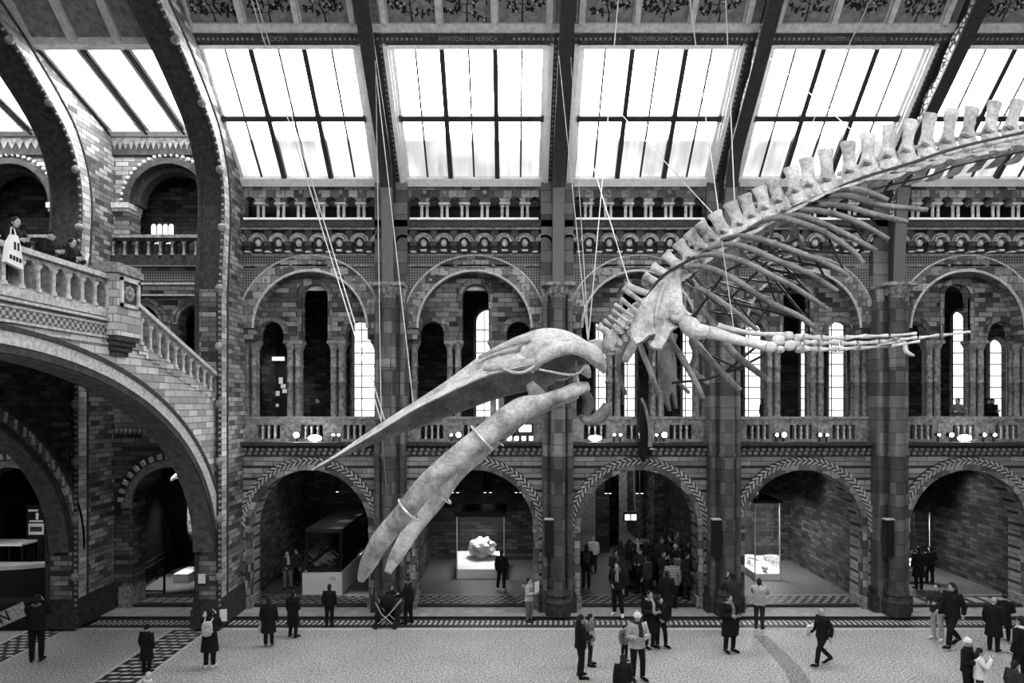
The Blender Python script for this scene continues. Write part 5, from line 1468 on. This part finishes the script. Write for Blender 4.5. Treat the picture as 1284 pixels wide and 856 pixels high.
rot = Matrix.Rotation(math.radians(-24), 4, 'Y') @ Matrix.Rotation(math.radians(90), 4, 'X')
c = P(6, 774, Y); MB().mbox(Matrix.Translation(c + Vector((0, .04, 0))) @ Matrix.Rotation(math.radians(-24), 4, 'Y'), 1.5, .05, .5).build('front_panel', M['stone_l'], dk)
text('N', .55, dk, M['black'], c + Vector((-.03, .0, 0)), rot.to_3x3(), 'letter', .01)
spot((X(-10, 24), 23.0, 5), (X(10, 26), 26, 1.0), 120, 60)
# ================================================================= PEOPLE
def V(*a): return Vector(a)
def base_pose():
    J = dict(pelvis=V(0, 0, .95), spine=V(0, .01, 1.12), chest=V(0, .0, 1.29), neck=V(0, .01, 1.47), head=V(0, -.02, 1.60))
    for s, n in ((-1, 'r'), (1, 'l')):
        J['hip' + n] = V(s * .09, 0, .90); J['knee' + n] = V(s * .10, -.01, .49); J['ankle' + n] = V(s * .105, .02, .085); J['toe' + n] = V(s * .13, -.15, .03)
        J['sho' + n] = V(s * .18, .01, 1.41); J['elb' + n] = V(s * .24, .03, 1.13); J['wri' + n] = V(s * .24, -.06, .89)
    return J
def pose(kind):
    J = base_pose()
    if kind == 'walk':
        J['kneel'] += V(0, -.20, .03); J['anklel'] += V(0, -.30, .02); J['toel'] += V(0, -.30, .06)
        J['kneer'] += V(0, .04, 0); J['ankler'] += V(0, .36, .09); J['toer'] += V(0, .34, 0)
        J['wril'] += V(0, .16, .03); J['elbl'] += V(0, .1, 0); J['wrir'] += V(0, -.16, .06); J['elbr'] += V(0, -.04, 0)
    elif kind == 'photo':
        for s, n in ((-1, 'r'), (1, 'l')): J['elb' + n] = V(s * .24, -.16, 1.22); J['wri' + n] = V(s * .08, -.30, 1.48)
    elif kind == 'hold':
        for s, n in ((-1, 'r'), (1, 'l')): J['elb' + n] = V(s * .25, -.04, 1.13); J['wri' + n] = V(s * .12, -.28, 1.16)
        J['kneel'] += V(.03, -.04, 0); J['anklel'] += V(.04, -.02, 0); J['toel'] += V(.06, -.02, 0)
    elif kind == 'shift':
        J['pelvis'] += V(.03, 0, -.01); J['kneel'] += V(.05, -.06, 0); J['anklel'] += V(.08, -.05, 0); J['toel'] += V(.12, -.04, 0)
        J['wrir'] = V(-.10, -.20, 1.02); J['elbr'] += V(-.02, .03, 0)
    elif kind == 'lean':
        d = V(0, -.22, -.05)
        for k in ('chest', 'neck', 'head', 'shol', 'shor'): J[k] += d
        J['spine'] += V(0, -.1, -.01); J['head'] += V(0, -.06, -.03)
        for s, n in ((-1, 'r'), (1, 'l')): J['elb' + n] = V(s * .27, -.34, 1.10); J['wri' + n] = V(s * .10, -.52, 1.12)
    elif kind == 'push':
        for k in ('chest', 'neck', 'head', 'shol', 'shor'): J[k] += V(0, -.08, -.02)
        for s, n in ((-1, 'r'), (1, 'l')): J['elb' + n] = V(s * .24, -.18, 1.1); J['wri' + n] = V(s * .18, -.46, 1.02)
        J['kneel'] += V(0, -.12, .01); J['anklel'] += V(0, -.15, 0); J['toel'] += V(0, -.15, .01)
    elif kind == 'point':
        J['elbl'] = V(.34, -.14, 1.36); J['wril'] = V(.36, -.36, 1.50); J['wrir'] = V(-.12, -.24, 1.1)
    return J
def hands(mb, J):
    for s, n in ((-1, 'r'), (1, 'l')):
        e, w_ = J['elb' + n], J['wri' + n]; d = (w_ - e).normalized()
        side = d.cross(V(s, 0, 0)); side = V(0, -1, 0) if side.length < .2 else side.normalized()
        nor = d.cross(side).normalized(); p = w_ + d * .02
        mb.tube([w_ - d * .02, p + d * .03, p + d * .085], [(.026, .02), (.04, .016), (.04, .013)], 8, wide=side)
        for i, l in enumerate((.066, .075, .07, .055)):
            q = p + d * .08 + side * (.03 - .02 * i); c = -nor * s
            mb.tube([q, q + d * l * .5 + c * .006, q + d * l * .8 + c * .024, q + d * l * .9 + c * .042], [.0095, .009, .008, .006], 6)
        q = p + d * .03 + side * .035
        mb.tube([q, q + side * .025 + d * .03, q + side * .028 + d * .062], [.012, .010, .007], 6)
def head(mb, J):
    h = J['head']; n = len(mb.v); mb.ball((0, 0, 0), (.076, .096, .118), 16, 12)
    out = []
    for v in mb.v[n:]:
        x, y, z = v
        if z < 0: x *= 1 - .3 * min(1, -z / .118); y = y * (1 - .12 * min(1, -z / .118)) - .012 * min(1, -z / .1)
        if y < -.05 and abs(z - .01) < .02: y += .008
        out.append((x + h.x, y + h.y, z + h.z))
    mb.v[n:] = out
    mb.tube([h + V(0, -.088, .015), h + V(0, -.104, -.008), h + V(0, -.114, -.026), h + V(0, -.09, -.034)], [.008, .011, .014, .01], 6)
    for s in (-1, 1): mb.ball(h + V(s * .077, .008, -.005), (.01, .022, .032), 8, 6)
    mb.tube([J['neck'] + V(0, .0, -.05), J['neck'] + V(0, -.005, .04), h + V(0, .012, -.07)], [.06, .054, .054], 10)
_cache = {}
def meshes(kind):
    if kind in _cache: return _cache[kind]
    J = pose(kind); K = ['pelvis', 'spine', 'chest', 'neck']; R = [(.15, .11), (.13, .1), (.155, .105), (.055, .055)]; E = [(0, 1), (1, 2), (2, 3)]
    for n in 'rl':
        o = len(K); K += ['hip' + n, 'knee' + n, 'ankle' + n, 'toe' + n]; R += [(.088, .09), (.056, .06), (.038, .042), (.035, .028)]; E += [(0, o), (o, o + 1), (o + 1, o + 2), (o + 2, o + 3)]
        o = len(K); K += ['sho' + n, 'elb' + n, 'wri' + n]; R += [(.06, .06), (.042, .042), (.026, .028)]; E += [(2, o), (o, o + 1), (o + 1, o + 2)]
    me = skinmesh([J[k] for k in K], E, R, 0, 1)
    mb = MB(); mb.v = [tuple(v.co) for v in me.vertices]; mb.f = [tuple(p.vertices) for p in me.polygons]; bpy.data.meshes.remove(me)
    hands(mb, J); head(mb, J)
    D = {'body': mb.mesh('person', M['skin'], 'all')}
    # coats
    def torso(mb, hem, puff):
        pel, sp, ch, nk = J['pelvis'], J['spine'], J['chest'], J['neck']
        hemc = V((J['kneel'].x + J['kneer'].x) / 2 * .6 + pel.x * .4, (J['kneel'].y + J['kneer'].y) / 2 * .6 + pel.y * .4, hem) if hem < .8 else V(pel.x, pel.y, hem)
        rings = [(hemc, .20 + puff + (.04 if hem < .8 else 0), .155 + puff + (.03 if hem < .8 else 0)), (pel + V(0, 0, .02), .19 + puff, .145 + puff), (sp, .175 + puff, .13 + puff), (ch, .205 + puff, .14 + puff), (ch + (nk - ch) * .55, .205 + puff, .12 + puff), (nk - (nk - ch) * .12, .13, .09), (nk + V(0, 0, .03), .07, .068)]
        mb.tube([r[0] for r in rings], [(r[1], r[2]) for r in rings], 16, wide=V(1, 0, 0))
        for n in 'rl':
            s, e, w_ = J['sho' + n], J['elb' + n], J['wri' + n]
            mb.tube([s + (J['chest'] - s) * .3, s, s + (e - s) * .5, e, e + (w_ - e) * .5, w_ + (w_ - e).normalized() * .0], [.085 + puff, .083 + puff, .068 + puff, .062 + puff, .054 + puff, .046 + puff * .6], 10)
        return mb
    D['jacket'] = torso(MB(), .84, .012).mesh('jacket', M['c_dark'], True)
    D['long_coat'] = torso(MB(), .50, .02).mesh('long_coat', M['c_dark'], True)
    mb = MB(); mb.tube([J['pelvis'] + V(0, 0, .1), J['pelvis'], J['pelvis'] + V(0, 0, -.1)], [(.165, .13), (.18, .14), (.14, .12)], 14, wide=V(1, 0, 0))
    for n in 'rl':
        h, k, a = J['hip' + n], J['knee' + n], J['ankle' + n]
        mb.tube([h + V(0, 0, .05), h, h + (k - h) * .5, k, k + (a - k) * .5, a + (k - a).normalized() * .02], [.1, .108, .092, .075, .07, .062], 12)
    D['trousers'] = mb.mesh('trousers', M['c_black'], True)
    mb = MB()
    for n in 'rl':
        a, t_ = J['ankle' + n], J['toe' + n]; d = (t_ - a); d.z = 0; d = d.normalized() if d.length > .01 else V(0, -1, 0)
        mb.tube([a - d * .06 + V(0, 0, -.035), a + V(0, 0, -.03), t_ + V(0, 0, .01), t_ + d * .06 + V(0, 0, 0)], [(.04, .045), (.045, .052), (.048, .038), (.03, .022)], 10, wide=V(1, 0, 0))
        mb.tube([a + V(0, 0, .04), a + V(0, 0, -.04)], [.046, .05], 8)
    D['shoes'] = mb.mesh('shoes', M['c_black'], True)
    h = J['head']
    mb = MB(); mb.ball(h + V(0, .018, .03), (.086, .098, .108), 14, 10); n = 0
    mb.ball(h + V(0, .05, -.03), (.074, .06, .085), 10, 7); D['hair'] = mb.mesh('hair', M['hair'], 'all')
    mb = MB(); mb.ball(h + V(0, .018, .03), (.09, .1, .108), 14, 10); mb.tube([h + V(0, .05, .05), h + V(0, .075, -.06), h + V(0, .10, -.2), h + V(0, .12, -.36)], [(.09, .06), (.105, .07), (.115, .06), (.08, .03)], 12, wide=V(1, 0, 0)); D['long_hair'] = mb.mesh('hair', M['hair'], 'all')
    mb = MB(); mb.ball(h + V(0, .012, .045), (.094, .108, .096), 14, 8); mb.tube([h + V(0, .01, .015), h + V(0, .01, .05)], [(.098, .112), (.098, .112)], 14, wide=V(1, 0, 0)); mb.ball(h + V(0, .02, .15), .03, 8, 6); D['beanie'] = mb.mesh('beanie', M['c_white'], 'all')
    mb = MB(); mb.ball(h + V(0, .01, .07), (.105, .125, .06), 14, 8); mb.tube([h + V(0, -.09, .045), h + V(0, -.15, .03)], [(.07, .02), (.055, .006)], 10, wide=V(1, 0, 0)); D['flat_cap'] = mb.mesh('flat_cap', M['c_dark'], 'all')
    mb = MB()
    for s in (-1, 1): mb.ball(h + V(s * .032, -.083, .012), (.012, .008, .007), 6, 4)
    D['eyes'] = mb.mesh('eyes', M['c_black'], 'all')
    D['mouth'] = MB().ball(h + V(0, -.094, -.058), (.022, .008, .006), 8, 4).mesh('mouth', M['c_mid'], 'all')
    c = J['chest']; mb = MB(); mb.ball(c + V(0, .22, -.08), (.15, .1, .22), 12, 8, None, .6); mb.ball(c + V(0, .31, -.16), (.11, .05, .1), 10, 6, None, .6)
    for s in (-1, 1): mb.tube([c + V(s * .09, .2, .1), c + V(s * .11, .04, .175), c + V(s * .12, -.15, .06), c + V(s * .13, -.13, -.1), c + V(s * .12, .14, -.2)], .02, 6)
    D['backpack'] = mb.mesh('backpack', M['c_dark'], True)
    mb = MB(); nk = J['neck']; mb.tube([nk + V(.085 * math.cos(a), .085 * math.sin(a), .0 + .01 * math.sin(3 * a)) for a in (i * PI / 6 for i in range(13))], .035, 8); mb.tube([nk + V(.03, -.1, 0), nk + V(.05, -.16, -.15), nk + V(.05, -.16, -.35)], [(.05, .02), (.06, .02), (.06, .015)], 8, wide=V(1, 0, 0)); D['scarf'] = mb.mesh('scarf', M['c_print'], True)
    _cache[kind] = D; D['J'] = J
    return D
CROWD = 'packed visitors in the third archway'
def person(px, fy, top, kind, rz, label, coat='jacket', cm='c_black', tm='c_black', hair='hair', hm='hair', extra=(), z=None, group=None, shoe='c_black', Y=None, loc=None):
    """px, fy = where the feet stand in the photograph's frame, top = top of the head (sets the height)"""
    D = meshes(kind)
    if z is None: z = 0.0
    if Y is None: Y = YF(fy, z)
    if loc is None: loc = (X(px, Y), Y, z)
    Htall = (fy - top) * loc[1] / FPX if top is not None else 1.7
    k = Htall / 1.73
    o = bpy.data.objects.new('person', D['body']); COL.objects.link(o); o.location = loc; o.rotation_euler = (0, 0, math.radians(rz)); o.scale = (k, k, k)
    tag(o, label, 'person', group)
    def child(key, mat, name=None):
        c = bpy.data.objects.new(name or D[key].name.split('.')[0], D[key]); COL.objects.link(c); c.parent = o
        if mat: c.material_slots[0].link = 'OBJECT'; c.material_slots[0].material = M[mat]
        return c
    child(coat, cm); child('trousers', tm); child('shoes', shoe)
    if hair: child(hair, hm)
    child('eyes', None); child('mouth', None)
    for e in extra:
        key, mt = e if isinstance(e, tuple) else (e, None)
        child(key, mt)
    o['_'] = 0; del o['_']
    return o
def held(p, name, mb, mat, label, cat, group=None):
    """a thing in somebody's hands, set at the hands' place"""
    o = mb.build(name, mat); M4 = Matrix.Translation(p.location) @ Matrix.Rotation(p.rotation_euler.z, 4, 'Z') @ Matrix.Scale(p.scale[0], 4)
    o.data.transform(M4); return tag(o, label, cat, group)
def sheet(J, w_, h_, up=0.0, fwd=.05):
    c = (J['wril'] + J['wrir']) / 2 + V(0, -fwd - .08, up); return MB().mbox(Matrix.Translation(c) @ Matrix.Rotation(-.35, 4, 'X'), w_, .012, h_)
# -- hall floor, from the left
p = person(46, 829, 745, 'photo', 200, 'person in a dark coat raising a camera beside the lettered desk at the left', 'jacket', 'c_black', 'c_black', extra=(('scarf', 'c_mid'),))
person(184, 843, 783, 'stand', 170, 'person in a long black hooded coat standing on the inlaid tile band', 'long_coat', 'c_black', hair='beanie', hm='c_black')
person(186, 912, 842, 'stand', 150, 'pale-haired person in a light jacket cut off by the lower edge at left', 'jacket', 'c_light', hm='hair_l', extra=(('scarf', 'c_white'),))
p = person(263, 837, 763, 'photo', 185, 'person with a pale grey backpack and white shoes holding up white sheets', 'long_coat', 'c_black', hair='hair', extra=(('backpack', 'c_light'),), shoe='c_white')
held(p, 'paper_sheet', MB().mbox(Matrix.Translation(V(-.27, -.36, 1.42)) @ Matrix.Rotation(.2, 4, 'Z'), .2, .012, .36), M['paper'], 'white sheet on the right of the person with the pale backpack', 'paper')
held(p, 'paper_sheet', MB().mbox(Matrix.Translation(V(.27, -.36, 1.36)) @ Matrix.Rotation(-.2, 4, 'Z') @ Matrix.Rotation(-.4, 4, 'Y'), .16, .012, .36), M['paper'], 'white sheet on the left of the person with the pale backpack', 'paper')
p = person(337, 810, 748, 'stand', 190, 'person in a black coat carrying a white bag before the first archway', 'long_coat', 'c_black', shoe='c_mid')
b_ = held(p, 'carrier_bag', MB().ball((.3, -.06, .62), (.05, .13, .17), 10, 7, None, .5).tube([(.3, -.12, .76), (.28, -.07, .88), (.3, 0, .76)], .008, 5), M['c_light'], 'pale carrier bag hanging from the hand of the person in the black coat', 'bag')
person(368, 799, 740, 'shift', 160, 'person in a black coat standing in the middle of three before the first archway', 'long_coat', 'c_black')
person(413, 786, 732, 'stand', 180, 'person in black seen from behind, legs apart, facing the white plinth', 'jacket', 'c_black', hair='hair')
person(360, 738, 690, 'shift', 20, 'person with pale shirt front and light trousers left of the long case', 'jacket', 'c_dark', 'c_mid', z=.2, extra=(('scarf', 'c_light'),))
person(372, 733, 688, 'stand', -20, 'person in dark clothes half hidden behind the pale shirted one by the long case', 'jacket', 'c_dark', z=.2)
p = person(514, 782, 722, 'push', 260, 'person in dark clothes pushing a pushchair below the tip of the great jaw', 'jacket', 'c_black', extra=(('beanie', 'c_dark'),), hair=None)
person(490, 780, 733, 'hold', 60, 'shorter person in black on the far side of the pushchair', 'jacket', 'c_black', z=0)
# pushchair
Yp = YF(786); px_ = empty('pushchair', (X(483, Yp), Yp, 0), 'dark pushchair with a hood in front of the pier between first and second archways', 'pushchair')
cx = X(483, Yp)
def at_(dx, dy, dz): return V(cx + dx, Yp + dy, dz)
for dx in (-.3, .38):
    for dy in (-.25, .25): MB().tube([at_(dx, dy - .03, .12), at_(dx, dy + .03, .12)], .12, 14).build('wheel', M['c_dark'], px_, True)
for dy in (-.24, .24):
    MB().tube([at_(.38, dy, .12), at_(-.1, dy, .55), at_(-.3, dy, .95)], .016, 6).build('frame_tube', M['strap'], px_); MB().tube([at_(-.3, dy, .12), at_(.15, dy, .5), at_(.62, dy, 1.02)], .016, 6).build('frame_tube', M['strap'], px_)
MB().tube([at_(.62, -.24, 1.02), at_(.62, .24, 1.02)], .02, 6).build('handle', M['c_dark'], px_)
MB().tube([at_(-.35, 0, .45), at_(-.05, 0, .42), at_(.18, 0, .6), at_(.26, 0, .95)], [(.24, .06), (.25, .09), (.25, .09), (.24, .06)], 10, wide=(0, 1, 0)).build('seat', M['c_black'], px_, True)
MB().ball(at_(.1, 0, .92), (.3, .25, .25), 12, 8, None, .8).build('hood', M['c_black'], px_, True)
p = person(663, 779, 724, 'hold', 60, 'person in a pale coat walking with a raised white sheet beside the central pier', 'jacket', 'c_light', 'c_mid', extra=(('backpack', 'c_mid'),), z=0)
held(p, 'paper_map', MB().mbox(Matrix.Translation(V(0, -.36, 1.42)), .36, .012, .42), M['paper'], 'white map held up by the person in the pale coat by the central pier', 'paper')
person(629, 740, 689, 'shift', 170, 'thin person in black with white shoes looking at the boulder case', 'jacket', 'c_black', z=.2, shoe='c_white')
person(735, 737, 682, 'stand', 180, 'person in dark clothes with a dark backpack at the left end of the third archway', 'jacket', 'c_black', z=.2, extra=(('backpack', 'c_dark'),))
person(744, 716, 672, 'stand', 175, 'person in a white shirt deeper in the corridor behind the dark backpack', 'jacket', 'c_white', 'c_dark', z=.2, hair=None)
p = person(774, 771, 704, 'shift', -30, 'person in black with bright white shoes left of the packed crowd', 'jacket', 'c_black', z=.1, shoe='c_white', extra=(('scarf', 'c_print'),))
person(728, 850, 770, 'hold', 100, 'person with long dark hair and dark coat in the near pair on the hall floor', 'jacket', 'c_black', hair='long_hair')
person(740, 834, 769, 'stand', 80, 'person with a pale sleeve just behind the long-haired one of the near pair', 'jacket', 'c_mid', 'c_dark')
person(783, 828, 784, 'stand', 20, 'child in a grey jacket with a dark rucksack beside the white-hatted person', 'jacket', 'c_mid', extra=(('backpack', 'c_black'),))
person(799, 852, 767, 'hold', 10, 'person in a white bobble hat and pale grey waistcoat looking down', 'jacket', 'c_light', 'c_black', hair='beanie', hm='c_white', extra=(('scarf', 'c_dark'),))
person(781, 893, 820, 'stand', 185, 'person with long black hair seen from behind, cut off at the lower edge', 'jacket', 'c_black', hair='long_hair')
person(814, 812, 740, 'hold', 30, 'person in a dark coat with pale hanging sleeves behind the white-hatted person', 'long_coat', 'c_black', extra=(('scarf', 'c_light'),))
person(828, 811, 748, 'shift', 10, 'person in dark clothes with bare lower arms right of the pale-sleeved one', 'jacket', 'c_black', 'c_black')
p = person(914, 817, 744, 'hold', 20, 'person in a patterned scarf and black skirt beside the pier right of the crowd', 'long_coat', 'c_black', extra=(('scarf', 'c_print'),), hair='long_hair')
person(919, 795, 716, 'photo', 180, 'tall person in dark patterned jacket behind the patterned scarf', 'jacket', 'c_dark')
p = person(952, 788, 725, 'photo', 150, 'person in a pale jacket and dark trousers photographing beside the fourth archway', 'jacket', 'c_light', 'c_dark')
p = person(1031, 834, 762, 'walk', 285, 'bald person in a black jacket striding left with a white paper', 'jacket', 'c_black', hair=None)
held(p, 'folded_paper', MB().mbox(Matrix.Translation(V(-.24, -.28, 1.02)) @ Matrix.Rotation(.4, 4, 'Y'), .06, .2, .34), M['paper'], 'white folded paper carried by the striding bald person', 'paper')
person(1152, 738, 685, 'stand', 180, 'dark figure standing at the white block of the fifth archway case', 'long_coat', 'c_black', z=.2)
person(1167, 731, 684, 'shift', 200, 'second dark figure just right of the one at the fifth archway case', 'jacket', 'c_black', z=.2)
person(1175, 801, 731, 'hold', 300, 'person in a dark top, pale trousers and white shoes walking left before the fifth archway', 'jacket', 'c_dark', 'c_light', shoe='c_white')
person(1194, 811, 730, 'walk', 290, 'person with long dark hair and black coat striding beside the pale trousers', 'jacket', 'c_black', hair='long_hair')
person(1246, 816, 748, 'stand', 130, 'balding person in a wide dark coat right of the striding pair', 'long_coat', 'c_black', hair=None)
person(1260, 803, 744, 'shift', 150, 'dark-coated person close behind the balding one, with pale face', 'long_coat', 'c_black', hair='beanie', hm='c_dark')
person(1213, 880, 799, 'hold', 40, 'person in a white cap and dark coat at the lower right edge', 'jacket', 'c_black', hair='beanie', hm='c_white')
p = person(1228, 885, 812, 'photo', 60, 'person in a white jacket with long black hair in front of the white cap', 'jacket', 'c_white', 'c_dark', hair='long_hair')
person(1281, 862, 772, 'shift', 200, 'person with pale shoulder in dark clothes cut off by the right edge', 'jacket', 'c_black', extra=(('scarf', 'c_white'),))
person(1272, 905, 828, 'stand', 100, 'person whose dark head and shoulders only show in the lower right corner', 'jacket', 'c_dark')
# -- the packed crowd under the third archway
rc = random.Random(12)
SP = [(772, 742, 'hold'), (783, 748, 'shift'), (792, 738, 'stand'), (803, 744, 'hold'), (812, 752, 'stand'), (822, 742, 'shift'), (832, 748, 'photo'), (841, 740, 'stand'), (850, 746, 'hold'), (861, 750, 'shift'), (778, 730, 'stand'), (789, 727, 'photo'), (800, 729, 'stand'), (810, 733, 'shift'), (820, 728, 'hold'), (830, 731, 'stand'), (842, 728, 'photo'), (853, 732, 'stand'), (863, 734, 'stand'), (806, 722, 'stand'), (835, 721, 'shift'), (850, 720, 'stand'), (869, 744, 'shift')]
for i, (px, fy, kd) in enumerate(SP):
    cm = rc.choice(['c_black', 'c_black', 'c_dark', 'c_dark', 'c_mid'])
    person(px, fy, fy - rc.uniform(51, 58), kd, rc.uniform(120, 250) if i % 3 else rc.uniform(-40, 60), 'dark-dressed visitor in the packed crowd under the third archway', rc.choice(['jacket', 'long_coat']), cm, rc.choice(['c_black', 'c_dark']), rc.choice(['hair', 'long_hair', 'hair']), 'hair', z=.2, group=CROWD, extra=(('scarf', rc.choice(['c_mid', 'c_light'])),) if i % 4 == 0 else ())
for px, fy, top, lb, kw in ((843, 762, 700, 'person in a patterned light top among the crowd front, right of its middle', dict(cm='c_print', z=.1)), (836, 775, 715, 'person in a black coat standing in front of the crowd on the step', dict(cm='c_black', coat='long_coat', z=.1)), (847, 735, 682, 'person in a white cap near the bright panel at the right of the crowd', dict(cm='c_dark', hair='beanie', hm='c_white', z=.2))):
    person(px, fy, top, 'stand', 170, lb, **kw)
# -- on the bridge, leaning over the balustrade
def leaner(Yy, lb, **kw): return person(0, 0, None, 'lean', 75, lb, loc=(-11.02, Yy, 10.4), **kw)
leaner(13.9, 'person in a dark jacket leaning on the bridge rail at the left edge', cm='c_dark')
leaner(14.85, 'person with raised white phone hidden behind the bridge rail, second from the left', cm='c_black')
leaner(16.0, 'person in a dark flat cap leaning over the bridge rail', cm='c_black', hair='flat_cap', hm='c_dark')
p = leaner(16.75, 'dark-hooded person with a white paper at the newel end of the rail', cm='c_black', hair='long_hair')
held(p, 'white_phone', MB().mbox(Matrix.Translation(V(.12, -.62, 1.2)) @ Matrix.Rotation(.3, 4, 'Y'), .1, .02, .2), M['paper'], 'white paper in the hands of the hooded person at the newel end', 'paper')
tbag = empty('tote_bag', (-10.25, 14.1, 10.9), 'white printed tote bag hanging over the bridge rail at the left edge', 'bag')
m = MB(); m.prism([(13.78, 10.85), (14.25, 10.78), (14.18, 11.25), (14.1, 11.45), (13.98, 11.45), (13.85, 11.25)], FY, -10.3, -10.2); m.build('bag_body', M['paper'], tbag)
m = MB(); m.tube([(-10.25, 13.95, 11.4), (-10.27, 14.0, 11.6), (-10.27, 14.08, 11.6), (-10.25, 14.13, 11.4)], .012, 5); m.build('handle', M['paper'], tbag)
m = MB()
for i in range(4): m.box(-10.2, -10.19, 13.86 + .09 * i, 13.92 + .09 * i, 10.93 - .01 * i, 11.02 - .01 * i)
for i in range(2): m.box(-10.2, -10.19, 13.98 + .1 * i, 14.03 + .1 * i, 11.14, 11.3)
m.build('print', M['black'], tbag)
# -- on the far gallery, behind the parapets
for px, Yy, kd, rz, lb, kw in ((398, 27.9, 'stand', 0, 'dark figure standing behind the gallery parapet of the first bay', dict(cm='c_black')), (958, 29.5, 'stand', 40, 'person with dark hair at the gallery window of the fourth bay, left one', dict(cm='c_dark')), (966, 29.8, 'stand', -20, 'person with dark hair at the gallery window of the fourth bay, right one', dict(cm='c_black')),
                              (1201, 27.6, 'hold', -60, 'person in dark jacket by the tall opening of the fifth gallery bay', dict(cm='c_mid')), (1238, 28.2, 'hold', 60, 'person in black at the right opening of the fifth gallery bay, left one', dict(cm='c_black')), (1244, 28.4, 'stand', 10, 'person in black at the right opening of the fifth gallery bay, right one', dict(cm='c_black')), (834, 28.0, 'stand', 10, 'dark figure behind the gallery parapet of the third bay', dict(cm='c_black')), (775, 27.5, 'stand', 30, 'dark figure behind the parapet left of the wrapped bundle', dict(cm='c_black'))):
    person(0, 0, None, kd, rz, lb, loc=(X(px, Yy), Yy, 6.5), **kw)
# ================================================================= LIGHT
w = bpy.data.worlds.new('world'); SC.world = w; w.use_nodes = True
bg = w.node_tree.nodes['Background']; bg.inputs[0].default_value = (1, 1, 1, 1); bg.inputs[1].default_value = .04
vs = SC.view_settings; vs.view_transform = 'Standard'; vs.look = 'None'; vs.gamma = 1; vs.exposure = 1.4; vs.use_curve_mapping = False
cy = SC.cycles
cy.max_bounces = 7; cy.diffuse_bounces = 1; cy.glossy_bounces = 3; cy.transparent_max_bounces = 12; cy.use_denoising = True
cy.caustics_reflective = False; cy.caustics_refractive = False; cy.sample_clamp_indirect = 4
